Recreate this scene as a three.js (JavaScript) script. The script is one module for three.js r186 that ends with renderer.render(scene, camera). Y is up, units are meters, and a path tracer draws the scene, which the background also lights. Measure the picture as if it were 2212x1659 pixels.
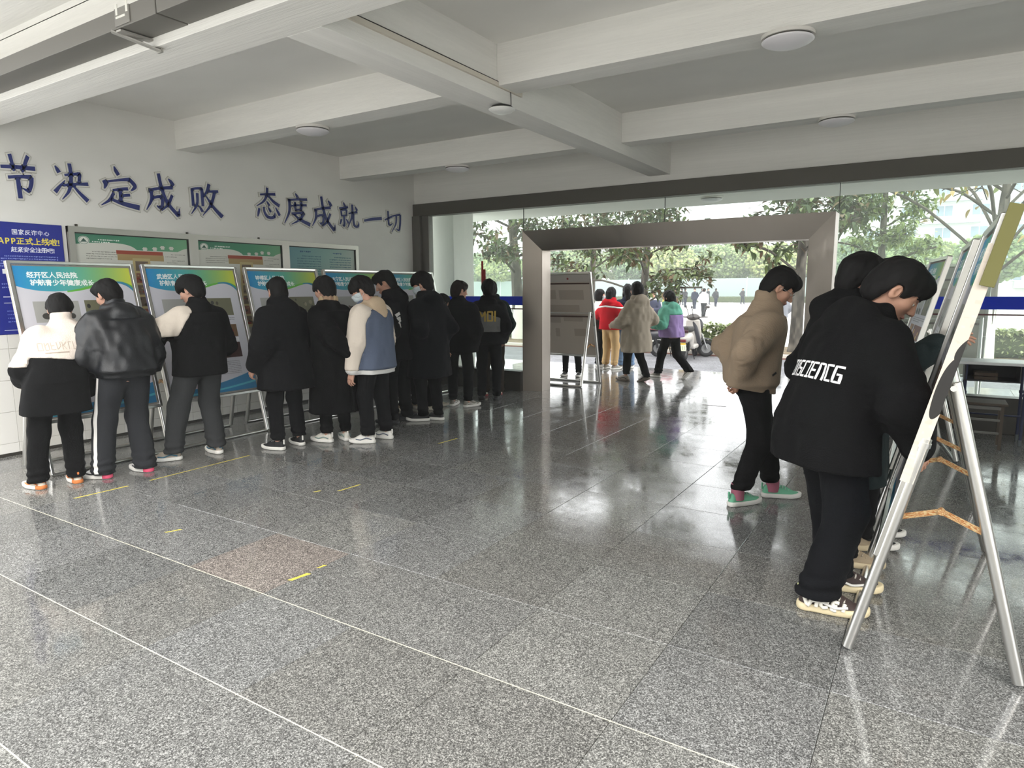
import * as THREE from 'three';
import { mergeGeometries } from 'three/addons/utils/BufferGeometryUtils.js';
import { RoundedBoxGeometry } from 'three/addons/geometries/RoundedBoxGeometry.js';

// ---------- camera, sky, sun, exposure ----------
const scene = new THREE.Scene();
const EYE = 1.6, FOCAL = 1435.7, YAW = -0.563575, PITCH = 0.141593, ROLL = 0.005766;
const camera = new THREE.PerspectiveCamera((2 * Math.atan(829.5 / FOCAL) * 180) / Math.PI, 2212 / 1659, 0.05, 400);
{
  const cy = Math.cos(YAW), sy = Math.sin(YAW), cp = Math.cos(PITCH), sp = Math.sin(PITCH), cr = Math.cos(ROLL), sr = Math.sin(ROLL);
  const right = [cy, 0, -sy], up0 = [sp * sy, cp, sp * cy], fwd = [cp * sy, -sp, cp * cy];
  const r2 = right.map((v, i) => cr * v - sr * up0[i]), u2 = right.map((v, i) => sr * v + cr * up0[i]);
  const flip = (a) => new THREE.Vector3(a[0], a[1], -a[2]);
  camera.position.set(0, EYE, 0);
  camera.quaternion.setFromRotationMatrix(new THREE.Matrix4().makeBasis(flip(r2), flip(u2), flip(fwd).negate()));
  camera.updateMatrixWorld(true);
}
scene.background = new THREE.Color().setRGB(1.0, 1.02, 1.03);
scene.backgroundIntensity = 1.0;
const renderer = new THREE.WebGLRenderer({ antialias: true });
renderer.toneMapping = THREE.LinearToneMapping;
renderer.toneMappingExposure = 4.4;
scene.fog = new THREE.FogExp2(0xf2f6f4, 0.0022);   // winter haze over the plaza
renderer.shadowMap.enabled = true;
const sun = new THREE.DirectionalLight(0xfff6ea, 0.5);   // the sun behind thick cloud: a very wide, weak source
sun.position.set(18, 40, 12); sun.target.position.set(-4, 0, -16); sun.shadow.radius = 70;
sun.castShadow = true; sun.shadow.mapSize.set(2048, 2048);
Object.assign(sun.shadow.camera, { left: -45, right: 45, top: 45, bottom: -45, near: 1, far: 140 });
scene.add(sun, sun.target);

// ---------- helpers ----------
const V = (x, y, z) => new THREE.Vector3(x, y, z);
const W = (x, y, z) => new THREE.Vector3(x, y, -z);      // room coordinates: x to the right along the glass wall, z into the room towards the gate
let seed = 12345;
const rnd = () => { seed = (Math.imul(seed, 1664525) + 1013904223) >>> 0; return seed / 4294967296; };
const rr = (a, b) => a + (b - a) * rnd();
const clamp = (x, a, b) => Math.min(b, Math.max(a, x));
const lerp = (a, b, t) => a + (b - a) * t;
const sstep = (a, b, x) => { const t = clamp((x - a) / (b - a), 0, 1); return t * t * (3 - 2 * t); };
const used = new Map();
const numbered = (n) => { const k = used.get(n) || 0; used.set(n, k + 1); return k ? n + '_' + String(k).padStart(3, '0') : n; };
function tag(o, label, category, group, kind) {
  if (label) o.userData.label = label; if (category) o.userData.category = category;
  if (group) o.userData.group = group; if (kind) o.userData.kind = kind;
  return o;
}
function thing(name, label, category, pos = V(0, 0, 0), turn = 0, group) {
  const o = new THREE.Group(); o.name = numbered(name); o.position.copy(pos); o.rotation.y = turn; scene.add(o);
  return tag(o, label, category, group);
}
function mesh(name, geo, mat, parent, label) {
  const m = new THREE.Mesh(Array.isArray(geo) ? merge(geo) : geo, mat); m.name = parent ? name : numbered(name);
  m.castShadow = m.receiveShadow = true; (parent || scene).add(m);
  if (label) m.userData.label = label;
  return m;
}
const struct = (name, geo, mat) => { const m = mesh(name, geo, mat); m.userData.kind = 'structure'; return m; };
function structGroup(name) { const g = new THREE.Group(); g.name = name; g.userData.kind = 'structure'; scene.add(g); return g; }
function merge(list) {
  const any = list.some((g) => !g.index);
  return mergeGeometries(list.map((g) => {
    const h = any && g.index ? g.toNonIndexed() : g.clone();
    for (const k of Object.keys(h.attributes)) if (!['position', 'normal', 'uv'].includes(k)) h.deleteAttribute(k);
    if (!h.attributes.uv) h.setAttribute('uv', new THREE.BufferAttribute(new Float32Array(h.attributes.position.count * 2), 2));
    return h;
  }));
}
const box = (w, h, d, x = 0, y = 0, z = 0) => new THREE.BoxGeometry(w, h, d).translate(x, y, z);
// a box between two corners in room coordinates
function rbox(x0, x1, y0, y1, z0, z1, bevel = 0) {
  const w = x1 - x0, h = y1 - y0, d = z1 - z0;
  const g = bevel ? new RoundedBoxGeometry(w, h, d, 1, bevel) : new THREE.BoxGeometry(w, h, d);
  return g.translate((x0 + x1) / 2, (y0 + y1) / 2, -(z0 + z1) / 2);
}
function rod(a, b, r, seg = 12, r2 = r) {
  const d = b.clone().sub(a), L = d.length();
  const g = new THREE.CylinderGeometry(r2, r, L, seg, 1).translate(0, L / 2, 0);
  g.applyQuaternion(new THREE.Quaternion().setFromUnitVectors(V(0, 1, 0), d.normalize()));
  return g.translate(a.x, a.y, a.z);
}
const tube = (pts, r, seg = 24, rad = 8, closed = false) => new THREE.TubeGeometry(new THREE.CatmullRomCurve3(pts, closed, 'catmullrom', 0.3), seg, r, rad, closed);
// flat bar of section w x t from a to b; 'n' is the direction of the thickness t
function bar(a, b, w, t, n) {
  const d = b.clone().sub(a), L = d.length(); d.normalize();
  const s = new THREE.Vector3().crossVectors(d, n).normalize(), nn = new THREE.Vector3().crossVectors(s, d);
  const g = new RoundedBoxGeometry(w, L, t, 1, Math.min(w, t) * 0.2).translate(0, L / 2, 0);
  return g.applyMatrix4(new THREE.Matrix4().makeBasis(s, d, nn).setPosition(a));
}
const M = (hex, rough = 0.8, extra = {}) => new THREE.MeshStandardMaterial({ color: hex, roughness: rough, ...extra });
// ---------- value noise ----------
function hash3(i, j, k) { let h = Math.imul(i, 374761393) ^ Math.imul(j, 668265263) ^ Math.imul(k, 1274126177); h = Math.imul(h ^ (h >>> 13), 1103515245); return ((h ^ (h >>> 16)) >>> 0) / 4294967295; }
function noise(x, y, z) {
  const i = Math.floor(x), j = Math.floor(y), k = Math.floor(z); let u = x - i, v = y - j, w = z - k;
  u = u * u * (3 - 2 * u); v = v * v * (3 - 2 * v); w = w * w * (3 - 2 * w);
  const a = lerp(lerp(hash3(i, j, k), hash3(i + 1, j, k), u), lerp(hash3(i, j + 1, k), hash3(i + 1, j + 1, k), u), v);
  const b = lerp(lerp(hash3(i, j, k + 1), hash3(i + 1, j, k + 1), u), lerp(hash3(i, j + 1, k + 1), hash3(i + 1, j + 1, k + 1), u), v);
  return lerp(a, b, w) * 2 - 1;
}
// ---------- textures ----------
function dataTex(n, fn, srgb = true, m = n) {
  const d = new Uint8Array(n * m * 4);
  for (let y = 0; y < m; y++) for (let x = 0; x < n; x++) { const c = fn(x, y), o = (y * n + x) * 4; d[o] = clamp(c[0], 0, 255); d[o + 1] = clamp(c[1], 0, 255); d[o + 2] = clamp(c[2], 0, 255); d[o + 3] = 255; }
  const t = new THREE.DataTexture(d, n, m); t.wrapS = t.wrapT = THREE.RepeatWrapping; t.magFilter = t.minFilter = THREE.LinearFilter;
  if (srgb) t.colorSpace = THREE.SRGBColorSpace; t.needsUpdate = true; return t;
}
function canvasTex(w, h, draw) {
  const c = document.createElement('canvas'); c.width = w; c.height = h; draw(c.getContext('2d'), w, h);
  const t = new THREE.CanvasTexture(c); t.colorSpace = THREE.SRGBColorSpace; return t;
}
// periodic lattice noise for tiling textures
function pnoise(n, cells, s) {
  const g = new Float32Array(cells * cells); for (let i = 0; i < g.length; i++) g[i] = hash3(i, s, 77);
  return (x, y) => { const fx = (x / n) * cells, fy = (y / n) * cells, i = Math.floor(fx), j = Math.floor(fy); let u = fx - i, v = fy - j; u = u * u * (3 - 2 * u); v = v * v * (3 - 2 * v);
    const G = (a, b) => g[(((b % cells) + cells) % cells) * cells + (((a % cells) + cells) % cells)];
    return lerp(lerp(G(i, j), G(i + 1, j), u), lerp(G(i, j + 1), G(i + 1, j + 1), u), v); };
}
// ---------- distance fields and their meshing (surface nets) ----------
const smin = (a, b, k) => { const h = Math.max(k - Math.abs(a - b), 0) / k; return Math.min(a, b) - h * h * k * 0.25; };
const smax = (a, b, k) => -smin(-a, -b, k);
function cap(px, py, pz, a, b, ra, rb) {   // tapered capsule
  const bx = b.x - a.x, by = b.y - a.y, bz = b.z - a.z, qx = px - a.x, qy = py - a.y, qz = pz - a.z;
  const h = clamp((qx * bx + qy * by + qz * bz) / (bx * bx + by * by + bz * bz + 1e-9), 0, 1);
  return Math.hypot(qx - bx * h, qy - by * h, qz - bz * h) - lerp(ra, rb, h);
}
function ell(px, py, pz, c, rx, ry, rz) {
  const x = (px - c.x) / rx, y = (py - c.y) / ry, z = (pz - c.z) / rz, k0 = Math.hypot(x, y, z), k1 = Math.hypot(x / rx, y / ry, z / rz);
  return k1 < 1e-6 ? -Math.min(rx, ry, rz) : (k0 * (k0 - 1)) / k1;
}
function nets(f, lo, hi, cell) {
  const nx = Math.ceil((hi.x - lo.x) / cell) + 1, ny = Math.ceil((hi.y - lo.y) / cell) + 1, nz = Math.ceil((hi.z - lo.z) / cell) + 1;
  const val = new Float32Array(nx * ny * nz), B = 4, reach = cell * B * 0.87 * 1.5 + 0.02;
  for (let bk = 0; bk < nz; bk += B) for (let bj = 0; bj < ny; bj += B) for (let bi = 0; bi < nx; bi += B) {
    const c = f(lo.x + (bi + 1.5) * cell, lo.y + (bj + 1.5) * cell, lo.z + (bk + 1.5) * cell), skip = Math.abs(c) > reach;
    for (let k = bk; k < Math.min(nz, bk + B); k++) for (let j = bj; j < Math.min(ny, bj + B); j++) for (let i = bi; i < Math.min(nx, bi + B); i++)
      val[(k * ny + j) * nx + i] = skip ? c : f(lo.x + i * cell, lo.y + j * cell, lo.z + k * cell);
  }
  const id = new Int32Array(nx * ny * nz).fill(-1), pos = [], idx = [];
  const off = [0, 1, nx, nx + 1, nx * ny, nx * ny + 1, nx * ny + nx, nx * ny + nx + 1];
  const E = [[0, 1], [2, 3], [4, 5], [6, 7], [0, 2], [1, 3], [4, 6], [5, 7], [0, 4], [1, 5], [2, 6], [3, 7]];
  for (let k = 0; k < nz - 1; k++) for (let j = 0; j < ny - 1; j++) for (let i = 0; i < nx - 1; i++) {
    const o = (k * ny + j) * nx + i; let m = 0; for (let c = 0; c < 8; c++) if (val[o + off[c]] < 0) m |= 1 << c;
    if (m === 0 || m === 255) continue;
    let sx = 0, sy = 0, sz = 0, n = 0;
    for (const [a, b] of E) {
      if (((m >> a) & 1) === ((m >> b) & 1)) continue;
      const va = val[o + off[a]], vb = val[o + off[b]], t = va / (va - vb);
      sx += lerp(a & 1, b & 1, t); sy += lerp((a >> 1) & 1, (b >> 1) & 1, t); sz += lerp(a >> 2, b >> 2, t); n++;
    }
    id[o] = pos.length / 3; pos.push(lo.x + (i + sx / n) * cell, lo.y + (j + sy / n) * cell, lo.z + (k + sz / n) * cell);
  }
  const quad = (a, b, c, d, flip) => { if (a < 0 || b < 0 || c < 0 || d < 0) return; if (flip) idx.push(a, c, b, a, d, c); else idx.push(a, b, c, a, c, d); };
  for (let k = 1; k < nz - 1; k++) for (let j = 1; j < ny - 1; j++) for (let i = 1; i < nx - 1; i++) {
    const o = (k * ny + j) * nx + i, s = val[o] < 0;
    if (s !== val[o + 1] < 0) quad(id[o - nx - nx * ny], id[o - nx * ny], id[o], id[o - nx], !s);
    if (s !== val[o + nx] < 0) quad(id[o - 1 - nx * ny], id[o - 1], id[o], id[o - nx * ny], !s);
    if (s !== val[o + nx * ny] < 0) quad(id[o - 1 - nx], id[o - nx], id[o], id[o - 1], !s);
  }
  const g = new THREE.BufferGeometry();
  g.setAttribute('position', new THREE.Float32BufferAttribute(pos, 3)); g.setIndex(idx); g.computeVertexNormals();
  const uv = new Float32Array((pos.length / 3) * 2);
  for (let i = 0; i < pos.length / 3; i++) { uv[2 * i] = pos[3 * i] + 0.6 * pos[3 * i + 2]; uv[2 * i + 1] = pos[3 * i + 1] + 0.35 * pos[3 * i + 2]; }
  g.setAttribute('uv', new THREE.BufferAttribute(uv, 2));
  return g;
}
// letters and prints laid onto a garment: strokes in a plane, every point dropped onto the surface of the field f along 'dir'
function onto(f, strokes, place, dir, width, thick = 0.004) {
  const out = [];
  for (const st of strokes) {
    const P = st.map(([x, y]) => place(x, y)), L = [];
    for (let i = 0; i + 1 < P.length; i++) { const n = Math.max(1, Math.ceil(P[i].distanceTo(P[i + 1]) / 0.012)); for (let k = 0; k < n; k++) L.push(P[i].clone().lerp(P[i + 1], k / n)); }
    L.push(P[P.length - 1].clone());
    const pos = [], ix = [];
    const drop = (p) => { const q = p.clone(); for (let k = 0; k < 60; k++) { const d = f(q.x, q.y, q.z); if (Math.abs(d) < 0.0008) break; q.addScaledVector(dir, d * 0.8); } return q.addScaledVector(dir, -thick); };
    L.forEach((p, i) => {
      const a = L[Math.max(0, i - 1)], b = L[Math.min(L.length - 1, i + 1)], t = b.clone().sub(a).normalize(), s = new THREE.Vector3().crossVectors(t, dir).normalize();
      const ext = i === 0 ? -width * 0.5 : i === L.length - 1 ? width * 0.5 : 0;
      for (const e of [-1, -0.33, 0.33, 1]) { const q = drop(p.clone().addScaledVector(s, (e * width) / 2).addScaledVector(t, ext)); pos.push(q.x, q.y, q.z); }
      if (i) for (let e = 0; e < 3; e++) { const o = (i - 1) * 4 + e; ix.push(o, o + 1, o + 5, o, o + 5, o + 4); }
    });
    const g = new THREE.BufferGeometry(); g.setAttribute('position', new THREE.Float32BufferAttribute(pos, 3)); g.setIndex(ix); g.computeVertexNormals(); out.push(g);
  }
  return out;
}
// ---------- surface materials of the hall ----------
const plasterBump = (() => { const a = pnoise(512, 128, 1), b = pnoise(512, 24, 2); return dataTex(512, (x, y) => { const v = 128 + (a(x, y) - 0.5) * 90 + (b(x, y) - 0.5) * 60; return [v, v, v]; }, false); })();
const plasterTone = (() => { const a = pnoise(512, 5, 3), b = pnoise(512, 40, 4); return dataTex(512, (x, y) => { const v = 247 + (a(x, y) - 0.5) * 9 + (b(x, y) - 0.5) * 5; return [v, v, v - 1]; }); })();
const rep = (t, u, v = u) => { const c = t.clone(); c.repeat.set(u, v); c.needsUpdate = true; return c; };
const paint = new THREE.MeshStandardMaterial({ color: new THREE.Color().setRGB(0.84, 0.825, 0.79), roughness: 0.85, map: plasterTone, bumpMap: plasterBump, bumpScale: 0.002 });
const granitePix = (() => {
  const n = 1024, a = pnoise(n, 230, 11), b = pnoise(n, 130, 12), c = pnoise(n, 400, 13), w = pnoise(n, 9, 14);
  return (x, y) => {
    const k = (a(x, y) - 0.5) * 1.5 + (b(x, y) - 0.5) * 1.1 + (c(x, y) - 0.5) * 0.6 + (w(x, y) - 0.5) * 0.12;
    let v = 120 + 62 * k; if (k > 0.56) v = 178; if (k < -0.6) v = 74;
    return clamp(v, 56, 205);
  };
})();
const graniteMap = dataTex(1024, (x, y) => { const v = granitePix(x, y); return [v, v * 0.995, v * 0.975]; });
const graniteRough = (() => { const n = 1024, a = pnoise(n, 4, 21), b = pnoise(n, 14, 22), c = pnoise(n, 90, 23); return dataTex(n, (x, y) => { const v = 255 * clamp(0.13 + (a(x, y) - 0.5) * 0.1 + (b(x, y) - 0.5) * 0.07 + (c(x, y) - 0.5) * 0.05, 0.06, 0.4); return [v, v, v]; }, false); })();
const granite = (r, g, b) => new THREE.MeshStandardMaterial({ color: new THREE.Color().setRGB(r * 0.82, g * 0.82, b * 0.82), map: graniteMap, roughness: 1.0, roughnessMap: graniteRough });
const graniteTints = [granite(1, 1, 1), granite(0.88, 0.89, 0.9), granite(1.12, 1.12, 1.1), granite(0.95, 0.94, 0.92), granite(1.04, 1.05, 1.07)];
const granitePink = granite(1.3, 1.16, 1.1);
const granitePaleBand = granite(1.05, 1.05, 1.03);
const graniteDark = new THREE.MeshStandardMaterial({ color: 0x3b3833, roughness: 0.45, map: plasterTone });
const groutDark = M(0x35332f, 0.9), groutPale = M(0xcfc7ae, 0.9);
const steelBrush = (() => { const a = pnoise(512, 256, 31), b = pnoise(512, 5, 32), c = pnoise(512, 16, 33); return dataTex(512, (x, y) => { const v = 255 * clamp(0.4 + (a(x, (y * 0.02) | 0) - 0.5) * 0.12 + (b(x, y) - 0.5) * 0.1 + (c(x, y) - 0.5) * 0.08, 0.2, 0.8); return [v, v, v]; }, false); })();
const steel = new THREE.MeshStandardMaterial({ color: new THREE.Color().setRGB(0.4, 0.36, 0.32), metalness: 1, roughness: 1, roughnessMap: steelBrush });
const steelBright = new THREE.MeshStandardMaterial({ color: new THREE.Color().setRGB(0.74, 0.73, 0.7), metalness: 1, roughness: 0.24 });
const steelDull = new THREE.MeshStandardMaterial({ color: new THREE.Color().setRGB(0.5, 0.48, 0.44), metalness: 1, roughness: 0.42 });
const frameGrey = M(0x6a6762, 0.5, { metalness: 0.3 }), frameDark = M(0x5a5750, 0.55, { metalness: 0.3 });
const rust = (() => { const a = pnoise(128, 16, 41), b = pnoise(128, 40, 42); return new THREE.MeshStandardMaterial({ roughness: 0.75, metalness: 0.25, map: dataTex(128, (x, y) => { const v = a(x, y) * 0.65 + b(x, y) * 0.35; return v > 0.5 ? [150, 92, 44] : [186, 164, 122]; }) }); })();

// ---------- floor: granite tiles with thin joints, each tile of its own ----------
const TX = 0.67, TZ = 0.633, X0 = -0.915, Z0 = 0.856;
function tileGeo(w, d, u, v, flip) {
  const b = 0.0022, t = 0.02, a = [-w / 2, w / 2], c = [-d / 2, d / 2], P = [], N = [], U = [], I = [];
  const face = (q, n) => { const o = P.length / 3; q.forEach((p) => { P.push(...p); N.push(...n); U.push((flip ? p[2] : p[0]) / 0.67 + u, (flip ? p[0] : p[2]) / 0.67 + v); }); I.push(o, o + 1, o + 2, o, o + 2, o + 3); };
  const A = [a[0] + b, a[1] - b], C = [c[0] + b, c[1] - b], y1 = -b, s = Math.SQRT1_2;
  face([[A[0], 0, C[1]], [A[1], 0, C[1]], [A[1], 0, C[0]], [A[0], 0, C[0]]], [0, 1, 0]);
  face([[a[0], y1, c[1]], [a[1], y1, c[1]], [A[1], 0, C[1]], [A[0], 0, C[1]]], [0, s, s]);
  face([[a[1], y1, c[0]], [a[0], y1, c[0]], [A[0], 0, C[0]], [A[1], 0, C[0]]], [0, s, -s]);
  face([[a[1], y1, c[1]], [a[1], y1, c[0]], [A[1], 0, C[0]], [A[1], 0, C[1]]], [s, s, 0]);
  face([[a[0], y1, c[0]], [a[0], y1, c[1]], [A[0], 0, C[1]], [A[0], 0, C[0]]], [-s, s, 0]);
  face([[a[0], -t, c[1]], [a[1], -t, c[1]], [a[1], y1, c[1]], [a[0], y1, c[1]]], [0, 0, 1]);
  face([[a[1], -t, c[0]], [a[0], -t, c[0]], [a[0], y1, c[0]], [a[1], y1, c[0]]], [0, 0, -1]);
  face([[a[1], -t, c[1]], [a[1], -t, c[0]], [a[1], y1, c[0]], [a[1], y1, c[1]]], [1, 0, 0]);
  face([[a[0], -t, c[0]], [a[0], -t, c[1]], [a[0], y1, c[1]], [a[0], y1, c[0]]], [-1, 0, 0]);
  const g = new THREE.BufferGeometry(); g.setAttribute('position', new THREE.Float32BufferAttribute(P, 3)); g.setAttribute('normal', new THREE.Float32BufferAttribute(N, 3)); g.setAttribute('uv', new THREE.Float32BufferAttribute(U, 2)); g.setIndex(I);
  return g;
}
const floorG = structGroup('floor');
{
  const variants = [0, 1, 2, 3, 4, 5].map((i) => tileGeo(TX - 0.002, TZ - 0.002, 0.37 * i, 0.61 * i, i % 2));
  mesh('joint_bed', [rbox(-7.6, 6.5, -0.3, -0.006, -2.4, 12.9)], groutDark, floorG);
  // pale cement in the three worn joints that run across the hall
  for (const [z, h] of [[2.122, 0.009], [1.489, 0.012], [0.856, 0.008]]) mesh('pale_joint', [rbox(-7.6, 6.5, -0.007, -0.0006, z - h / 2, z + h / 2)], groutPale, floorG, 'cream cement joint');
  const list = [], fr = new THREE.Frustum().setFromProjectionMatrix(new THREE.Matrix4().multiplyMatrices(camera.projectionMatrix, camera.matrixWorldInverse.copy(camera.matrixWorld).invert()));
  for (let i = -11; i < 10; i++) for (let j = -6; j < 20; j++) {
    const x = X0 + (i + 0.5) * TX, z = Z0 + (j + 0.5) * TZ; if (x < -7.35 || x > 6.3 || z > 12.75) continue;
    const c = W(x, 0, z), seen = fr.intersectsSphere(new THREE.Sphere(c, 0.5));
    list.push({ x, z, i, j, seen, r: c.distanceTo(camera.position) + (seen ? 0 : 1000) });
  }
  list.sort((a, b) => a.r - b.r);
  const rest = [];
  list.forEach((t, n) => {
    const k = Math.floor(rnd() * 6), pink = t.x < -2.95 && t.x > -3.55 && t.z > 2.13 && t.z < 2.7;
    if (n < 290 && t.seen) { const m = mesh('tile', variants[k], pink ? granitePink : graniteTints[Math.floor(rnd() * 5)], floorG); m.position.copy(W(t.x, 0, t.z)); }
    else rest.push(variants[k].clone().translate(t.x, 0, -t.z));
  });
  tag(mesh('distant_tiles', merge(rest), granitePaleBand, floorG), null, null, null, 'stuff');
}
// ---------- walls, ceiling, beams ----------
const wallL = structGroup('wall_left');
mesh('wall_face', rbox(-7.85, -7.6, -0.3, 3.75, 1.9, 9.15), paint, wallL);
{ // white glazed tiles on the lower wall
  const glaze = [M(0xe9e7e1, 0.22), M(0xe3e1da, 0.25), M(0xeeece7, 0.2)], rows = [[0.03, 0.128], [0.128, 0.436], [0.436, 0.746], [0.746, 1.055], [1.055, 1.2]];
  const geos = rows.map(([a, b]) => new RoundedBoxGeometry(0.008, b - a - 0.003, 0.202, 1, 0.0015));
  mesh('tile_grout', rbox(-7.601, -7.596, 0, 1.2, 1.95, 8.9), M(0xb9b5aa, 0.9), wallL);
  rows.forEach(([a, b], r) => { for (let c = 0; c < 38; c++) { const z = 1.1 + 0.205 * c; if (z < 2) continue; const m = mesh('tile', geos[r], glaze[(c * 7 + r * 3) % 3], wallL); m.position.copy(W(-7.593, (a + b) / 2, z)); } });
}
struct('baseboard_left', rbox(-7.6, -7.585, 0, 0.03, 1.9, 8.9), graniteDark);
struct('wall_right', rbox(6.5, 6.75, -0.3, 3.75, 1.9, 9.15), paint);
struct('ceiling', rbox(-7.85, 6.75, 3.55, 3.8, 2.55, 9.15), paint);
struct('ceiling_porch', rbox(-7.85, 6.75, 3.6, 3.8, 1.3, 2.56), paint);
struct('wall_far', rbox(-7.6, 6.5, 3.03, 3.55, 8.95, 9.15), paint);
const beamNames = [];
for (const [x0, x1, y0, z0, z1] of [[-7.6, 6.5, 3.115, 2.55, 2.89], [-7.6, -3.42, 3.23, 4.725, 5.0], [-3.12, 6.5, 3.23, 4.735, 5.01], [-7.6, -3.42, 3.23, 7.27, 7.54], [-3.12, 6.5, 3.23, 7.28, 7.54], [-3.42, -3.12, 3.115, 2.89, 8.95]])
  struct('beam', rbox(x0, x1, y0, 3.56, z0, z1, 0.004), paint);
// ---------- the glazed front: frame, plinths, panes ----------
struct('trim_1', rbox(-7.6, 6.5, 2.83, 3.03, 8.9, 9.1, 0.006), frameDark);
struct('trim_2', [rbox(-7.6, -7.43, 0, 2.83, 8.87, 9.1, 0.006), rbox(-7.43, -7.29, 0, 2.83, 8.93, 9.05, 0.004)], frameGrey);
struct('trim_3', [rbox(-7.29, -5.445, 0, 0.315, 8.87, 9.07, 0.006)], graniteDark);
struct('trim_4', [rbox(-1.07, 6.5, 0, 0.4, 8.87, 9.07, 0.006)], graniteDark);
const glass = new THREE.MeshPhysicalMaterial({ color: new THREE.Color().setRGB(0.9, 0.95, 0.92), roughness: 0.22, transmission: 1, thickness: 0, ior: 1.5 });
const blueFilm = new THREE.MeshPhysicalMaterial({ color: 0x1648d8, roughness: 0.9, transmission: 0.45, thickness: 0 }), redLine = M(0x5a2730, 0.5), sealant = M(0x2c322e, 0.6);
function windowUnit(n, x0, x1, y0, y1, stripe) {
  const g = structGroup('window_' + n);
  mesh('pane', rbox(x0 + 0.003, x1 - 0.003, y0, y1, 8.968, 8.98), glass, g);
  mesh('sealant', rbox(x1 - 0.003, x1 + 0.003, y0, y1, 8.966, 8.982), sealant, g);
  if (stripe) {
    mesh('blue_stripe', rbox(x0 + 0.003, x1 - 0.003, 1.352, 1.49, 8.962, 8.967), blueFilm, g, 'broad blue safety stripe on the glass');
    mesh('thin_stripe', rbox(x0 + 0.003, x1 - 0.003, 1.285, 1.302, 8.962, 8.967), redLine, g, 'thin dark red stripe on the glass');
  }
}
windowUnit(1, -7.29, -5.44, 0.315, 2.83, true);
windowUnit(2, -5.44, -3.192, 2.485, 2.83, false);
windowUnit(3, -3.192, -1.04, 2.485, 2.83, false);
windowUnit(4, -1.04, 1.2, 0.4, 2.83, true);
windowUnit(5, 1.2, 3.4, 0.4, 2.83, true);
windowUnit(6, 3.4, 5.6, 0.4, 2.83, true);
windowUnit(7, 5.6, 6.5, 0.4, 2.83, true);
// ---------- the steel gate portal, mitred at its corners ----------
{
  const g = structGroup('door_1');
  // each member is chamfered towards the opening, so its face leans inwards
  const member = (o0, o1, i0, i1) => { const zo = -8.93, zi = -9.02, zb = -9.28, Q = (p, z) => [p[0], p[1], z], P = [], U = [], face = (...q) => { for (const t of [[0, 1, 2], [0, 2, 3]]) for (const k of t) { P.push(...q[k]); U.push(q[k][0] + q[k][2], q[k][1]); } };
    face(Q(o0, zo), Q(i0, zi), Q(i1, zi), Q(o1, zo)); face(Q(i0, zi), Q(i0, zb), Q(i1, zb), Q(i1, zi)); face(Q(o0, zb), Q(o0, zo), Q(o1, zo), Q(o1, zb)); face(Q(i0, zb), Q(o0, zb), Q(o1, zb), Q(i1, zb)); face(Q(o0, zb), Q(i0, zb), Q(i0, zi), Q(o0, zo)); face(Q(o1, zo), Q(i1, zi), Q(i1, zb), Q(o1, zb));
    const m = new THREE.BufferGeometry(); m.setAttribute('position', new THREE.Float32BufferAttribute(P, 3)); m.setAttribute('uv', new THREE.Float32BufferAttribute(U, 2)); m.computeVertexNormals(); return m; };
  const A = [-5.44, 2.487], B = [-5.138, 2.185], C = [-1.364, 2.192], D = [-1.066, 2.498];
  mesh('jamb', member([A[0], 0], A, [B[0], 0], B), steel, g);
  mesh('jamb', member(D, [D[0], 0], C, [C[0], 0]), steel, g);
  mesh('lintel', member(A, D, B, C), steel, g);
  for (let i = 0; i < 5; i++) mesh('cover_strip', rbox(-5.2 + i * 0.85, -5.13 + i * 0.85, 2.49, 2.515, 8.99, 9.06), steelDull, g);
  mesh('threshold', rbox(-2.62, -2.3, -0.004, 0.0015, 9.07, 9.1), M(0x4a3a38, 0.7), g);
}
// ---------- canopy and pillar outside the gate ----------
struct('roof_canopy', [rbox(-9.0, 7.0, 2.98, 3.3, 9.15, 11.5, 0.01)], paint);
struct('pillar', rbox(-7.76, -7.14, -0.02, 2.98, 9.42, 10.02, 0.01), paint);
// the teaching block across the yard behind the camera, mirrored in the steel and keeping the low sky off the hall
struct('building_behind', [box(60, 13, 8, 0, 6.5, 30), ...[2.4, 5.6, 8.8].map((y) => box(56, 1.5, 0.1, 0, y, 25.96))], M(0x8f8b84, 0.9));
// ---------- ground outside ----------
const pavingTex = (() => { const a = pnoise(512, 60, 51), b = pnoise(512, 8, 52); return dataTex(512, (x, y) => { const j = x % 128 < 2 || y % 128 < 2 ? -26 : 0, v = 196 + (a(x, y) - 0.5) * 30 + (b(x, y) - 0.5) * 26 + j; return [v, v * 0.99, v * 0.96]; }); })();
const asphaltTex = (() => { const a = pnoise(512, 200, 53), b = pnoise(512, 9, 54); return dataTex(512, (x, y) => { const v = 108 + (a(x, y) - 0.5) * 50 + (b(x, y) - 0.5) * 20; return [v, v, v * 1.03]; }); })();
const soilTex = (() => { const a = pnoise(256, 90, 55), b = pnoise(256, 14, 56); return dataTex(256, (x, y) => { const v = (a(x, y) - 0.5) * 60 + (b(x, y) - 0.5) * 40; return [112 + v, 98 + v, 76 + v]; }); })();
const worldUV = (g, s) => { const p = g.attributes.position, u = g.attributes.uv; for (let i = 0; i < p.count; i++) u.setXY(i, p.getX(i) / s, p.getZ(i) / s); return g; };
const paving = new THREE.MeshStandardMaterial({ map: pavingTex, roughness: 0.8 }), asphalt = new THREE.MeshStandardMaterial({ map: asphaltTex, roughness: 0.9 }), soil = new THREE.MeshStandardMaterial({ map: soilTex, roughness: 1 });
const kerbStone = M(0xb9b4aa, 0.8), kerbRed = M(0x6d4a40, 0.8);
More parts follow.
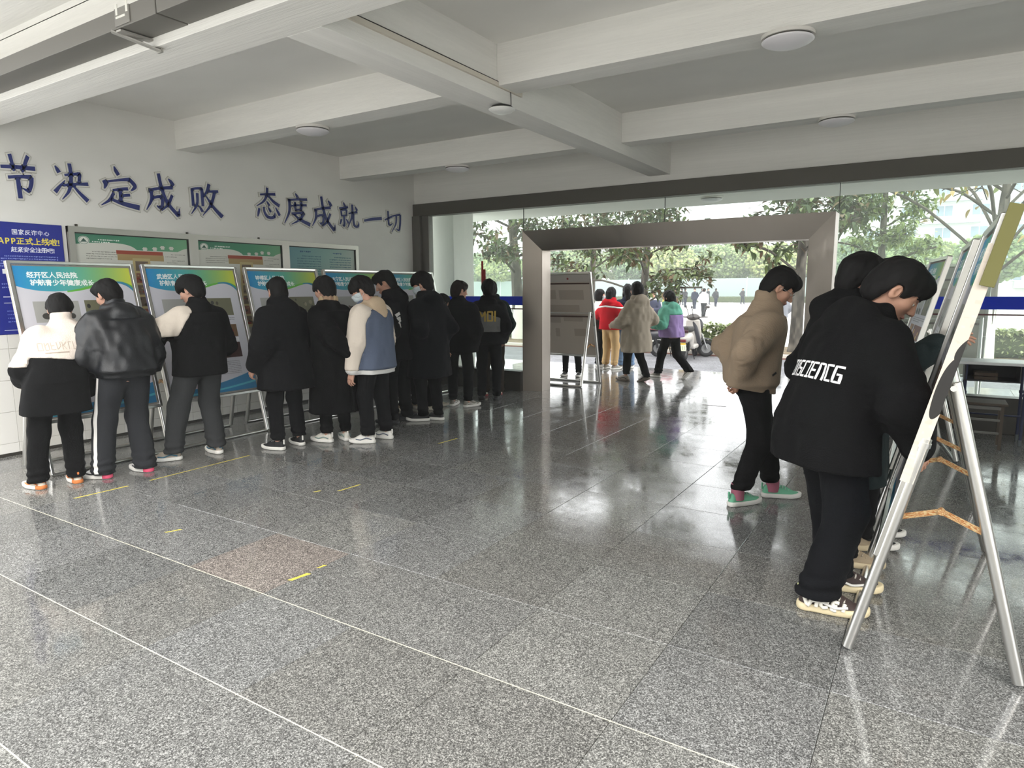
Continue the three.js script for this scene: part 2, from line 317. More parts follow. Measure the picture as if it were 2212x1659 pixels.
function slab(poly, y0, y1) { const s = new THREE.Shape(poly.map(([x, z]) => new THREE.Vector2(x, z))); const g = new THREE.ExtrudeGeometry(s, { depth: y1 - y0, bevelEnabled: false }).rotateX(-Math.PI / 2).translate(0, y0, 0); return worldUV(g, 3); }
struct('ground', [slab([[-60, 9.15], [-7.6, 9.15], [-7.6, 12.9], [-60, 12.9]], -0.4, 0), slab([[6.5, 9.15], [40, 9.15], [40, 12.9], [6.5, 12.9]], -0.4, 0)], paving);
struct('road', slab([[-60, 12.9], [40, 12.9], [40, 17.4], [-60, 17.4]], -0.5, -0.12), asphalt);
struct('plaza_ground', [slab([[-120, 19.5], [60, 19.5], [60, 150], [-120, 150]], -0.5, -0.1)], paving);
struct('ground_behind', [slab([[-30, -25], [30, -25], [30, -2.4], [-30, -2.4]], -0.4, -0.03)], paving);
// planted islands between road and plaza
struct('kerb', [rbox(-40, 14, -0.4, -0.01, 17.02, 17.2, 0.01), rbox(-40, 14, -0.4, -0.06, 19.5, 19.62, 0.01)], kerbStone);
struct('kerb_base', rbox(-40, 14, -0.4, -0.085, 16.97, 17.02), kerbRed);
struct('terrain_planting', worldUV(rbox(-40, 14, -0.4, -0.01, 17.2, 19.5), 3), soil);

// ---------- planting ----------
function leafGeo(len, w) {   // a folded, pointed leaf blade with its base at the origin, lying along +z
  const P = [], I = [], n = 5;
  for (let i = 0; i <= n; i++) { const t = i / n, h = (Math.sin(Math.PI * Math.pow(t, 0.8)) * w) / 2, z = t * len, y = -0.25 * len * t * t; P.push(-h, y + h * 0.35, z, 0, y, z, h, y + h * 0.35, z); }
  for (let i = 0; i < n; i++) { const o = i * 3; I.push(o, o + 4, o + 3, o, o + 1, o + 4, o + 1, o + 5, o + 4, o + 1, o + 2, o + 5); }
  const g = new THREE.BufferGeometry(); g.setAttribute('position', new THREE.Float32BufferAttribute(P, 3)); g.setIndex(I); g.computeVertexNormals();
  g.setAttribute('uv', new THREE.BufferAttribute(new Float32Array((P.length / 3) * 2), 2)); return g;
}
const leafMat = (hex, t = 0.3) => new THREE.MeshPhysicalMaterial({ color: hex, roughness: 0.75, transmission: t, thickness: 0, side: THREE.DoubleSide });
const barkTex = (() => { const a = pnoise(256, 40, 57), b = pnoise(256, 7, 58); return dataTex(256, (x, y) => { const v = 92 + (a(x, (y * 0.3) | 0) - 0.5) * 50 + (b(x, y) - 0.5) * 40; return [v, v * 0.95, v * 0.87]; }); })();
const bark = new THREE.MeshStandardMaterial({ map: barkTex, roughness: 0.95, bumpMap: barkTex, bumpScale: 0.01 });
const limewash = new THREE.MeshStandardMaterial({ color: 0xd8d6cc, roughness: 0.95, bumpMap: barkTex, bumpScale: 0.006 });
const qv = new THREE.Quaternion();
const mats = { glossy: [leafMat(0x4b5a35, 0.2), leafMat(0x3a4a28, 0.2), leafMat(0x5e4c32, 0.2), leafMat(0x66753f, 0.3)] };
function scatter(count, place, scale) {   // leaf poses
  const out = [], e = new THREE.Euler();
  for (let i = 0; i < count; i++) { const p = place(i); if (!p) continue; e.set(rr(-0.9, 1.1), rr(0, 6.283), rr(-0.6, 0.6), 'YXZ'); qv.setFromEuler(e); const s = scale * rr(0.7, 1.3); out.push(new THREE.Matrix4().compose(p, qv.clone(), V(s, s, s))); }
  return out;
}
function inst(name, geo, mat, list, parent, tint) {
  const m = new THREE.InstancedMesh(geo, mat, list.length); m.name = name; m.castShadow = m.receiveShadow = true;
  list.forEach((x, i) => { m.setMatrixAt(i, x); if (tint) m.setColorAt(i, tint(i)); });
  m.userData.kind = 'stuff'; parent.add(m); return m;
}
// street tree: trunk, boughs, leaves in whorls at twig ends; the leaves nearest the gate are single parts
function streetTree(o) {
  const t = thing('street_tree', o.label, 'tree', W(o.x, -0.02, o.z), 0);
  const H = o.h, r = o.r, tr = [V(0, 0, 0), V(o.lean * 0.3, H * 0.35, 0.02), V(o.lean, H * 0.72, -0.05), V(o.lean * 1.1, H, 0)];
  const crv = new THREE.CatmullRomCurve3(tr);
  const trunkGeo = (() => { const g = new THREE.TubeGeometry(crv, 24, r, 10), p = g.attributes.position; for (let i = 0; i <= 24; i++) { const c = crv.getPointAt(i / 24), k = lerp(1.15, 0.35, i / 24) + (i === 0 ? 0.15 : 0) + 0.06 * noise(i * 0.9, o.x, 3); for (let j = 0; j <= 10; j++) { const q = i * 11 + j; p.setXYZ(q, c.x + (p.getX(q) - c.x) * k, c.y + (p.getY(q) - c.y) * k, c.z + (p.getZ(q) - c.z) * k); } } g.computeVertexNormals(); return g; })();
  const trunk = mesh('trunk', trunkGeo, bark, t);
  if (o.paint) mesh('painted_base', new THREE.CylinderGeometry(r * 1.12, r * 1.38, o.paint, 12, 1).translate(0, o.paint / 2, 0), limewash, trunk, 'white limewashed lower trunk');
  const ends = [];
  for (let b = 0; b < o.boughs; b++) {
    const f = lerp(o.from, 0.98, b / (o.boughs - 1)), s = crv.getPointAt(f), az = b * 2.4 + o.az, len = o.spread * lerp(1.0, 0.55, (f - o.from) / (1 - o.from)) * rr(0.8, 1.15), up = len * rr(0.15, 0.6) * (o.up || 1);
    const e = V(s.x + Math.cos(az) * len, s.y + up, s.z + Math.sin(az) * len), m1 = s.clone().lerp(e, 0.5).add(V(rr(-0.12, 0.12), len * 0.1, rr(-0.12, 0.12)));
    const bough = mesh('bough', tube([s, m1, e], r * 0.22, 8, 6), bark, t);
    const tw = [];
    for (let k = 0; k < o.twigs; k++) { const q = s.clone().lerp(e, rr(0.35, 1.0)).add(V(0, len * 0.06, 0)), g2 = q.clone().add(V(rr(-0.6, 0.6), rr(-0.25, 0.55), rr(-0.6, 0.6)).multiplyScalar(o.spread * 0.36)); tw.push(tube([q, q.clone().lerp(g2, 0.5).add(V(0, 0.05, 0)), g2], r * 0.07, 4, 4)); ends.push(g2, q.clone().lerp(g2, 0.6)); }
    tag(mesh('twigs', tw, bark, bough), null, null, null, 'stuff');
  }
  const near = [], far = [], e = new THREE.Euler();
  for (let i = 0; i < o.leaves; i++) {
    const c = ends[Math.floor(rnd() * ends.length)], p = c.clone().add(V(rr(-1, 1), rr(-0.8, 0.8), rr(-1, 1)).multiplyScalar(o.fuzz)); e.set(rr(-0.5, 1.0), rr(0, 6.283), rr(-0.5, 0.5), 'YXZ'); qv.setFromEuler(e);
    const s = rr(0.7, 1.25); const m = new THREE.Matrix4().compose(p, qv.clone(), V(s, s, s)); (i < (o.single || 0) ? near : far).push(m);
  }
  const geo = leafGeo(o.leaf, o.leaf * 0.42);
  near.forEach((m, i) => { const l = mesh('leaf', geo, o.mats[i % o.mats.length], t); l.applyMatrix4(m); });
  o.mats.forEach((mt, k) => inst('foliage', geo, mt, far.filter((_, i) => i % o.mats.length === k), t));
  return t;
}
const magnolia = mats.glossy, sparse = [leafMat(0x98865c, 0.4), leafMat(0xb29c66, 0.4), leafMat(0x7a8450, 0.4)];
const common = { boughs: 14, twigs: 8, leaf: 0.22, mats: magnolia, from: 0.3, spread: 2.0, fuzz: 0.26, leaves: 3200, lean: 0.1, r: 0.13, h: 5.2, az: 0.4, up: 0.8 };
streetTree({ ...common, x: -6.95, z: 17.95, h: 5.6, from: 0.21, lean: 0.15, r: 0.12, spread: 2.3, boughs: 17, leaves: 3600, single: 150, paint: 0.75, label: 'broad-leaved street tree seen through the open gate, right behind the girl in the beige coat' });
streetTree({ ...common, x: -11.55, z: 18.75, h: 6.2, from: 0.34, lean: -0.35, r: 0.19, spread: 2.4, boughs: 17, leaves: 4200, single: 70, paint: 1.15, az: 1.3, label: 'street tree with a thick pale-based trunk behind the left window pane' });
streetTree({ ...common, x: -2.9, z: 18.0, h: 5.4, from: 0.36, r: 0.15, spread: 1.9, leaves: 4200, single: 80, az: 2.2, label: 'dense green street tree above the boy in the beige jacket at the gate opening' });
streetTree({ ...common, x: -1.35, z: 21.5, h: 5.2, from: 0.4, lean: 0.0, r: 0.13, spread: 1.5, leaves: 3800, az: 0.1, leaf: 0.18, mats: [leafMat(0x6f8344, 0.35), leafMat(0x52673a), leafMat(0x8a9b59, 0.4)], label: 'rounded light green leafy tree just right of the gate portal behind the glass' });
streetTree({ ...common, x: 0.98, z: 18.05, h: 4.9, from: 0.38, lean: 0.15, r: 0.16, spread: 2.9, boughs: 16, twigs: 6, leaves: 420, fuzz: 0.16, leaf: 0.2, mats: sparse, paint: 1.25, az: 0.9, up: 2.0, label: 'almost bare street tree with white painted trunk behind the right-hand window' });
streetTree({ ...common, x: -10.2, z: 21.4, h: 5.6, from: 0.36, r: 0.12, spread: 1.9, leaves: 2600, az: 2.9, label: 'street tree whose lowest leaves hang at the upper left corner of the gate opening' });
// hedges
function hedge(label, x0, x1, z0, z1, h, y, n, cols) {
  const o = thing('hedge', label, 'hedge', W((x0 + x1) / 2, y, (z0 + z1) / 2)); const w = (x1 - x0) / 2, d = (z1 - z0) / 2;
  const f = (px, py, pz) => { const qx = Math.max(Math.abs(px) - w + 0.12, 0), qy = Math.max(Math.abs(py - h / 2) - h / 2 + 0.12, 0), qz = Math.max(Math.abs(pz) - d + 0.12, 0); return Math.hypot(qx, qy, qz) - 0.1 + 0.05 * noise(px * 4, py * 4, pz * 4); };
  mesh('hedge_body', nets(f, V(-w - 0.1, -0.05, -d - 0.1), V(w + 0.1, h + 0.1, d + 0.1), 0.09), M(0x3f4a2a, 1), o);
  const L = scatter(n, () => V(rr(-w, w), rnd() < 0.5 ? h + rr(-0.06, 0.04) : rr(0.05, h), rnd() < 0.6 ? d + rr(-0.05, 0.04) : rr(-d, d)), 1);
  cols.forEach((c, k) => inst('foliage', leafGeo(0.1, 0.06), leafMat(c, 0.35), L.filter((_, i) => i % cols.length === k), o));
}
hedge('clipped hedge with white blossom beside the grey scooter', -5.6, -3.9, 17.7, 18.5, 0.62, -0.02, 1500, [0x9aa86a, 0xf0eee4, 0x6f8048]);
hedge('low clipped hedge behind the right-hand window at the white painted trunk', -1.2, 11, 18.6, 19.4, 0.62, -0.02, 5000, [0x93a05e, 0x6d7d44, 0xc9cfa0]);
hedge('double clipped hedge behind the left window pane at the tree trunk', -19, -11.2, 19.0, 19.45, 0.5, -0.02, 2600, [0x93a05e, 0x5c6c3c, 0xaab672]);
hedge('dark low hedge at the far edge of the plaza under the trees', -46, -9, 80, 81.2, 0.7, -0.1, 3000, [0x66784a, 0x4f5f3a]);

// trees along the far side of the plaza
const farLeaf = new THREE.IcosahedronGeometry(0.2, 0), farCols = [[0x7d8f5e, 0x657a4e], [0x6d835c, 0x587350], [0x909a62, 0x788850]].map((p) => p.map((c) => M(c, 1)));
function farTree(x, z, h, w, k, label) {
  const t = thing('plaza_tree', label, 'tree', W(x, -0.1, z), 0, 'trees along the far side of the plaza');
  mesh('trunk', [rod(V(0, 0, 0), V(0.1, h * 0.5, 0), 0.16, 7, 0.1), rod(V(0.1, h * 0.4, 0), V(-w * 0.25, h * 0.62, 0), 0.08, 6, 0.05), rod(V(0.1, h * 0.45, 0), V(w * 0.28, h * 0.66, 0.1), 0.08, 6, 0.05)], bark, t);
  const L = [];
  for (let i = 0; i < 2400; i++) { const a = rr(0, 6.283), e = Math.acos(rr(-1, 1)), rad = Math.cbrt(rr(0.3, 1)), lump = 1 + 0.22 * noise(Math.cos(a) * 2 + x, Math.cos(e) * 2, Math.sin(a) * 2); const s = rr(0.5, 1.2); qv.setFromEuler(new THREE.Euler(rr(0, 6), rr(0, 6), 0)); L.push(new THREE.Matrix4().compose(V(Math.sin(e) * Math.cos(a) * w * 0.5 * rad * lump, h * 0.66 + Math.cos(e) * h * 0.34 * rad * lump, Math.sin(e) * Math.sin(a) * w * 0.5 * rad * lump), qv.clone(), V(s, s * 0.7, s))); }
  farCols[k].forEach((m, j) => inst('crown', farLeaf, m, L.filter((_, i) => i % 2 === j), t));
}
{
  const row = [[-62, 88, 7.4, 7, 0], [-55, 84, 6.8, 7, 2], [-48, 90, 7.6, 7.5, 1], [-41.5, 85, 7.2, 7, 0], [-35, 88, 6.6, 6.6, 1], [-29, 85, 7.2, 7.2, 2], [-22.5, 87, 7.4, 7, 0], [-16, 85, 7.0, 7, 2], [-9, 88, 6.8, 7, 1], [-2.5, 78, 6.2, 6.6, 0], [4.5, 76, 6.6, 6.6, 0], [11, 78, 6.2, 6.6, 1], [-58, 100, 7.6, 8, 1], [-50, 98, 8.2, 8, 2], [-43, 101, 8, 8, 0], [-36, 99, 7.8, 8, 2], [-30, 101, 8.2, 8, 1], [-23, 98, 8.4, 8, 0], [-16, 101, 8, 8, 1], [-9, 98, 8, 8, 0], [-2, 96, 7.6, 8, 2]];
  row.forEach(([x, z, h, w, k]) => farTree(x, z, h, w, k, 'hazy round-crowned tree in the row along the far side of the plaza'));
}
// netting fence in front of the far trees
{
  const f = thing('sports_fence', 'pale blue-green netting fence far off beneath the plaza trees', 'fence', W(-30, -0.1, 82.5));
  for (let i = 0; i < 14; i++) { const x = -34 + i * 5; mesh('post', rod(V(x, 0, 0), V(x, 3, 0), 0.05, 6), M(0xb8c4c0, 0.6), f); if (i < 13) mesh('net_panel', box(4.9, 2.7, 0.02, x + 2.5, 1.5, 0), new THREE.MeshPhysicalMaterial({ color: 0x9fb0ac, roughness: 1, transmission: 0.3, thickness: 0 }), f); }
}
// pale block of flats far off on the right
{
  const b = thing('apartment_building', 'pale apartment block with balconies far behind the bare tree on the right', 'building', W(12, -0.1, 118), 0);
  const wall = M(0xd9d9d6, 0.9), win = M(0x8796a6, 0.3), band = M(0xc2c6cc, 0.9);
  mesh('wall', [box(46, 22, 12, 0, 11, -6), box(1.2, 22, 1.2, -19, 11, 0.4), box(1.2, 22, 1.2, -5, 11, 0.4), box(1.2, 22, 1.2, 9, 11, 0.4)], wall, b);
  for (let fl = 1; fl < 7; fl++) for (let i = 0; i < 10; i++) { const x = -20.5 + i * 4.4, y = fl * 3.1; const w = mesh('window', box(2.2, 1.7, 0.12, x, y + 0.2, 0.03), M(0xeef0f0, 0.7), b); for (const s of [-1, 1]) mesh('pane', box(0.95, 1.5, 0.06, x + s * 0.52, y + 0.2, 0.1), win, w); }
  for (let fl = 1; fl < 7; fl++) for (let i = 0; i < 3; i++) mesh('balcony', [box(9.5, 0.9, 1.3, -12 + i * 14, fl * 3.1 - 1.15, 0.7), box(9.6, 0.1, 1.4, -12 + i * 14, fl * 3.1 - 0.66, 0.7)], band, b);
}
// ---------- writing: stroke glyphs on a 20 x 20 grid, two letters per point (a = 0 ... u = 20) ----------
const GL = {};
for (const line of `经 fbcggg heclhk brhp jcscjj ngsj kmsm omos isus
开 cdsd bktk gdglct odou
区 sccccsts gfpp offp
人 kbjibt kgnntt
民 dcqcqhdh dcdtiq dlsl jhmosttp
法 ccfe bhej btfm ifsf nbnk gkuk mkissr pott
院 ccct cchceihmdo naod jhjetesh ljrj jmtm mmmpit qmqsusuq
护 bfhf ebescr bnhk nbpd kftftlkl kfkmit
航 fadd cdcnat cdidits fgfi fmfp akkk obpd lfuf njnokt njsjssusup
青 ddrd egqg bjtj kbkj flfu flplptnu fopo frpr
少 kbklik fecj oesi rjlqdt
年 fbbh eese fjrj fjfo bouo lelu
健 ebai dfdu gejehjjjgs gmkrut lesesj khuh ljsj lmsm kptp obor
康 kakd ddud dddmat hgrgrl fiui hlrl leltjs gnip ftkp rmnp mott
成 eftf efelbt ekjkjqhp lbnmstup sjkt pbsd
长 pcii cktk gcgslp jkst
武 edld cgsg nbomstup ijir immm eker btmq qcse
进 dcfe bifieocr bsfqut iftf hkuk lbllip qbqp
国 ccscstctcc ggog gkok fppp kgkp mmoo
家 kakc cgcdsdsg fgpg kgel gjlnjuhs jldp koct qill llss
反 rcee eeelbt girimoet hkmptt
诈 dcff bieierho lbih keue memu mjtj moto
中 dfrfrndndf kbku
心 dkbq hhhqjspsqo kemi qhtn
正 cdsd kdks kkrk fjfs bsts
式 cgtg eklk hkhr csmq nbomstup qbse
上 kcks kjrj bsts
线 fbcggg heclhk brhp jgse iltj mbomstuq sljt qbsd
啦 bffffobobf gglg jbjshr gnlk pbqd mfuf oipp siqr lsus
赶 ceke gbgj bjlj gjgr gnkn dmat cpisut mdtd ljuj pdpq
紧 ecei ibij lcscmj mesj kjgmnm okepqp kpku grdt ortt
安 kakd chcesesh jhfnpt ojlpdt bltl
全 kbbj kbtj fkpk eoqo kkks csss
注 ccfe bhej btfm mbod igug jmtm ogos hsus
册 dcdobt dcjcjshr mcmolt mcscssqr ajuj
吧 bffffobobf jdtdtkjk odok jdjrlttTup
钟 ebbh dfif cjij bnin fjfsiq kftftmkmkf obou
楼 bgig fbfu fhbo fiim obok jfuf lcme sbqe ofjj pftj mkmpsu rmku inun
天 eeqe ckSk kekkct kkst
宁 kakd chcesesh elrl klktis`.split('\n')) { const [c, ...st] = line.toLowerCase().split(' '); GL[c] = st.map((s) => { const p = []; for (let i = 0; i + 1 < s.length; i += 2) p.push([s.charCodeAt(i) - 97, s.charCodeAt(i + 1) - 97]); return p; }); }
function write(c, text, x, y, size, lw, color, adv = 1.08) {
  c.strokeStyle = color; c.fillStyle = color; c.lineWidth = lw; c.lineCap = 'square'; c.lineJoin = 'miter';
  for (const ch of text) {
    if (GL[ch]) { for (const st of GL[ch]) { c.beginPath(); st.forEach(([px, py], i) => c[i ? 'lineTo' : 'moveTo'](x + (px / 20) * size, y + (py / 20) * size)); c.stroke(); } x += size * adv; }
    else { c.font = `bold ${size * 1.15}px sans-serif`; c.fillText(ch, x, y + size * 0.97); x += c.measureText(ch).width + size * 0.06; }
  }
}
// unreadable small print: rows of short dashes
function smallPrint(c, x, y, w, rows, pitch, h, color) { c.fillStyle = color; for (let r = 0; r < rows; r++) { let q = x + (r === 0 ? pitch * 2 : 0); const end = x + w * (r === rows - 1 ? 0.6 : 1); while (q < end) { const k = rr(0.5, 1.0) * h; c.fillRect(q, y + r * pitch + rr(0, 1), k, h * rr(0.6, 1)); q += h * 1.15; } } }
function photo(c, x, y, w, h, base, spots) { c.fillStyle = base; c.fillRect(x, y, w, h); for (let i = 0; i < spots.n; i++) { c.fillStyle = spots.cols[i % spots.cols.length]; c.globalAlpha = 0.85; const r = rr(0.06, 0.16) * h; c.beginPath(); c.ellipse(x + rr(0.08, 0.92) * w, y + rr(spots.lo, 0.95) * h - r * 0.3, r * rr(0.7, 1.5), r, 0, 0, 7); c.fill(); c.globalAlpha = 1; } }
function clipPhoto(c, x, y, w, h, base, spots) { c.save(); c.beginPath(); c.rect(x, y, w, h); c.clip(); photo(c, x, y, w, h, base, spots); c.restore(); }
// the printed exhibition sheets
const courtSheet = (line1, line2, tone) => canvasTex(800, 1060, (c, w, h) => {
  c.fillStyle = '#c9c8d0'; c.fillRect(0, 0, w, h);
  const g = c.createLinearGradient(0, 0, w, 60); g.addColorStop(0, '#1a86c4'); g.addColorStop(0.45, '#4fa79d'); g.addColorStop(0.75, '#86b56c'); g.addColorStop(1, '#c8cf45');
  c.fillStyle = '#5fae3c'; c.beginPath(); c.moveTo(0.4 * w, 186); c.bezierCurveTo(0.62 * w, 172, 0.72 * w, 118, 0.85 * w, 118); c.bezierCurveTo(0.93 * w, 118, 0.97 * w, 150, w, 176); c.lineTo(w, 100); c.lineTo(0.4 * w, 100); c.fill();
  c.fillStyle = '#2f7fa0'; c.beginPath(); c.moveTo(0.78 * w, 120); c.bezierCurveTo(0.9 * w, 108, 0.96 * w, 140, w, 182); c.lineTo(w, 158); c.bezierCurveTo(0.95 * w, 110, 0.9 * w, 96, 0.78 * w, 104); c.fill();
  c.fillStyle = g; c.beginPath(); c.moveTo(0, 0); c.lineTo(w, 0); c.lineTo(w, 140); c.bezierCurveTo(0.9 * w, 70, 0.7 * w, 120, 0.55 * w, 152); c.bezierCurveTo(0.36 * w, 196, 0.14 * w, 186, 0, 140); c.fill();
  write(c, line1, 78, 40, 44, 6, '#f3f6f4'); write(c, line2, 92, 94, 44, 6, '#f3f6f4');
  clipPhoto(c, 80, 250, 300, 150, '#a3a39f', { n: 8, cols: ['#23211f', '#3a3633', '#5a4a40'], lo: 0.72 }); clipPhoto(c, 420, 246, 300, 152, '#6b6a52', { n: 9, cols: ['#3d3b2c', '#8f8b70', '#222'], lo: 0.2 });
  smallPrint(c, 90, 420, 620, 3, 15, 8, '#7a7a80');
  clipPhoto(c, 80, 480, 190, 110, tone[0], { n: 7, cols: ['#5a1d18', '#c69a3e', '#2a1512'], lo: 0.15 }); clipPhoto(c, 300, 480, 420, 110, tone[1], { n: 9, cols: ['#7d2a1f', '#d8b04a', '#241512'], lo: 0.2 });
  c.fillStyle = '#e4e3e6'; c.fillRect(80, 596, 640, 34); smallPrint(c, 100, 606, 560, 1, 14, 9, '#77777c');
  clipPhoto(c, 80, 640, 640, 130, '#3a1715', { n: 16, cols: ['#8a2b20', '#c8973a', '#e0c9a0', '#180c0b'], lo: 0.1 });
  smallPrint(c, 120, 800, 560, 9, 15, 7, '#83838a');
  c.fillStyle = '#1f77a6'; c.beginPath(); c.moveTo(0, 1010); c.bezierCurveTo(0.3 * w, 1010, 0.6 * w, 990, w, 900); c.lineTo(w, h); c.lineTo(0, h); c.fill();
  c.fillStyle = '#4fb0c4'; c.beginPath(); c.moveTo(0, 1040); c.bezierCurveTo(0.4 * w, 1044, 0.7 * w, 1020, w, 985); c.lineTo(w, 1002); c.bezierCurveTo(0.7 * w, 1036, 0.4 * w, 1056, 0, 1056); c.fill();
});
const greenSheet = () => canvasTex(900, 1000, (c, w, h) => {
  c.fillStyle = '#cfcfc5'; c.fillRect(0, 0, w, h);
  const g = c.createLinearGradient(0, 0, w, 0); g.addColorStop(0, '#3f7a62'); g.addColorStop(0.6, '#4a8f6c'); g.addColorStop(1, '#79ad84'); c.fillStyle = g; c.fillRect(0, 0, w, 150);
  c.fillStyle = '#cfcfc5'; c.beginPath(); c.moveTo(0, 118); c.bezierCurveTo(60, 108, 100, 96, 180, 98); c.bezierCurveTo(300, 80, 420, 90, 460, 150); c.lineTo(0, 150); c.fill(); c.beginPath(); c.moveTo(800, 150); c.bezierCurveTo(840, 120, 880, 110, 900, 108); c.lineTo(900, 152); c.lineTo(800, 152); c.fill();
  for (const [x, t] of [[510, 118], [590, 112], [655, 96], [730, 98]]) { c.fillRect(x, t, 30, 36); c.fillRect(x - 6, t + 10, 42, 10); }
  c.fillStyle = '#d9dcd2'; c.beginPath(); c.arc(72, 78, 40, 0, 7); c.fill(); c.strokeStyle = '#7d8f86'; c.lineWidth = 5; c.beginPath(); c.arc(72, 78, 34, 0, 7); c.stroke(); c.fillStyle = '#32544a'; c.beginPath(); c.moveTo(52, 88); c.lineTo(72, 58); c.lineTo(92, 88); c.fill(); c.fillRect(48, 90, 48, 5);
  smallPrint(c, 130, 60, 200, 2, 22, 14, '#e6ebe4');
  smallPrint(c, 80, 176, 300, 4, 22, 9, '#7a7a72'); smallPrint(c, 690, 176, 170, 2, 24, 10, '#8a8a82'); smallPrint(c, 700, 240, 150, 2, 22, 9, '#8a8a82');
  c.fillStyle = '#9a4430'; c.fillRect(300, 158, 370, 36); c.fillStyle = '#a88f60'; c.fillRect(306, 194, 368, 60); c.fillStyle = '#b9a878'; c.fillRect(420, 230, 140, 770);
  for (let i = 0; i < 6; i++) { clipPhoto(c, 440, 260 + i * 120, 100, 96, ['#6b5b4c', '#8a5a48', '#7a6a58'][i % 3], { n: 6, cols: ['#8f3a2c', '#3d3229', '#b79a70'], lo: 0.2 }); }
  smallPrint(c, 60, 300, 330, 24, 26, 9, '#83837b'); smallPrint(c, 600, 300, 260, 24, 26, 9, '#83837b');
});
const blueSheet = canvasTex(900, 1000, (c, w, h) => { const g = c.createLinearGradient(0, 0, w, h * 0.4); g.addColorStop(0, '#5f8f97'); g.addColorStop(0.5, '#8fb3ab'); g.addColorStop(1, '#c6ccc2'); c.fillStyle = g; c.fillRect(0, 0, w, h); smallPrint(c, 90, 60, 330, 1, 30, 20, '#35597a'); smallPrint(c, 520, 66, 300, 1, 30, 18, '#3a5f86'); for (let k = 0; k < 2; k++) smallPrint(c, 110 + k * 420, 120, 300, 10, 32, 14, '#46707e'); smallPrint(c, 90, 480, 700, 16, 30, 10, '#5b7d84'); });
const appPoster = canvasTex(640, 1060, (c, w, h) => {
  c.fillStyle = '#12238c'; c.fillRect(0, 0, w, h);
  write(c, '国家反诈中心', 190, 60, 50, 6, '#e9eaf4', 1.12); write(c, 'APP正式上线啦!', 66, 135, 68, 9, '#e9d652', 1.08); write(c, '赶紧安全注册吧!', 170, 226, 50, 6, '#e9eaf4', 1.06);
  smallPrint(c, 60, 310, 520, 5, 24, 13, '#8f9cdc'); c.fillStyle = '#f0f1f5'; c.fillRect(76, 440, 470, 44); smallPrint(c, 96, 452, 430, 1, 20, 20, '#3a456f'); c.fillStyle = '#6fa3cf'; c.beginPath(); c.arc(560, 462, 24, 0, 7); c.fill();
  smallPrint(c, 60, 540, 520, 3, 34, 14, '#8f9cdc'); c.fillStyle = '#dfe3f4'; c.fillRect(60, 700, 60, 8); c.fillRect(60, 760, 520, 4); c.fillRect(40, 1020, 560, 5); smallPrint(c, 80, 800, 480, 5, 34, 13, '#6c7bc8');
});
const sheetMat = (t) => new THREE.MeshStandardMaterial({ map: t, roughness: 0.55 });

// ---------- display stands: a leaning framed panel on hinged tube legs ----------
const standPaint = new THREE.MeshStandardMaterial({ color: new THREE.Color().setRGB(0.72, 0.71, 0.68), metalness: 1, roughness: 0.3 });
const SW = 1.06, zf = (y) => 0.31 - 0.238 * y, TILT = -Math.atan(0.238);
const standGeo = {
  leg: [-1, 1].map((s) => rod(V((s * SW) / 2, 0.02, zf(0.02)), V((s * SW) / 2, 0.99, zf(0.99)), 0.0225, 16)),
  collar: [-1, 1].map((s) => rod(V((s * SW) / 2, 0.955, zf(0.955)), V((s * SW) / 2, 0.975, zf(0.975)), 0.026, 14)),
  side: [-1, 1].map((s) => bar(V((s * SW) / 2, 0.46, zf(0.46) + 0.012), V((s * SW) / 2, 1.87, zf(1.87) + 0.012), 0.036, 0.044, V(0, 0, 1))),
  rail: [0.47, 1.86].map((y) => bar(V(-SW / 2, y, zf(y) + 0.012), V(SW / 2, y, zf(y) + 0.012), 0.03, 0.04, V(0, 0, 1))),
  back: [-1, 1].map((s) => rod(V((s * (SW - 0.09)) / 2, 1.22, zf(1.22) - 0.03), V((s * (SW - 0.09)) / 2, 0.02, -0.31), 0.0225, 16)),
  foot: [[SW, zf(0.02)], [SW - 0.09, -0.31]].map(([w, z]) => tube([V(-w / 2, 0.03, z), V(-w / 2 + 0.02, 0.017, z), V(w / 2 - 0.02, 0.017, z), V(w / 2, 0.03, z)], 0.016, 16, 8)),
  hinge: rod(V(-SW / 2, 1.2, zf(1.2) - 0.028), V(SW / 2, 1.2, zf(1.2) - 0.028), 0.012, 8),
  brace: [-1, 1].map((s) => merge([bar(V((s * (SW - 0.05)) / 2, 0.64, zf(0.64) - 0.01), V((s * (SW - 0.07)) / 2, 0.685, 0.0), 0.008, 0.024, V(0, 1, 0)), bar(V((s * (SW - 0.07)) / 2, 0.685, 0.0), V((s * (SW - 0.09)) / 2, 0.62, -0.145), 0.008, 0.024, V(0, 1, 0)), rod(V((s * (SW - 0.04)) / 2, 0.685, 0), V((s * (SW - 0.1)) / 2, 0.685, 0), 0.014, 10)])),
  board: box(SW - 0.03, 1.39, 0.012), print: box(SW - 0.06, 1.36, 0.003),
};
const boardBack = M(0x8b877f, 0.8);
function stand(label, x, z, turn, print, group) {
  const t = thing('display_stand', label, 'display stand', W(x, 0, z), turn, group);
  for (const k of [0, 1]) { mesh('leg', standGeo.leg[k], standPaint, t); mesh('collar', standGeo.collar[k], standPaint, t); mesh('side_rail', standGeo.side[k], standPaint, t); mesh('cross_rail', standGeo.rail[k], standPaint, t); mesh('back_leg', standGeo.back[k], standPaint, t); mesh('foot_bar', standGeo.foot[k], standPaint, t); mesh('brace', standGeo.brace[k], rust, t, 'rusty folding brace'); }
  mesh('hinge_rod', standGeo.hinge, standPaint, t);
  const p = mesh('panel', standGeo.board, boardBack, t); p.position.set(0, 1.165, zf(1.165) + 0.006); p.rotation.x = TILT;
  if (print) { const q = mesh('printed_sheet', standGeo.print, print, p); q.position.z = 0.0085; }
  return t;
}
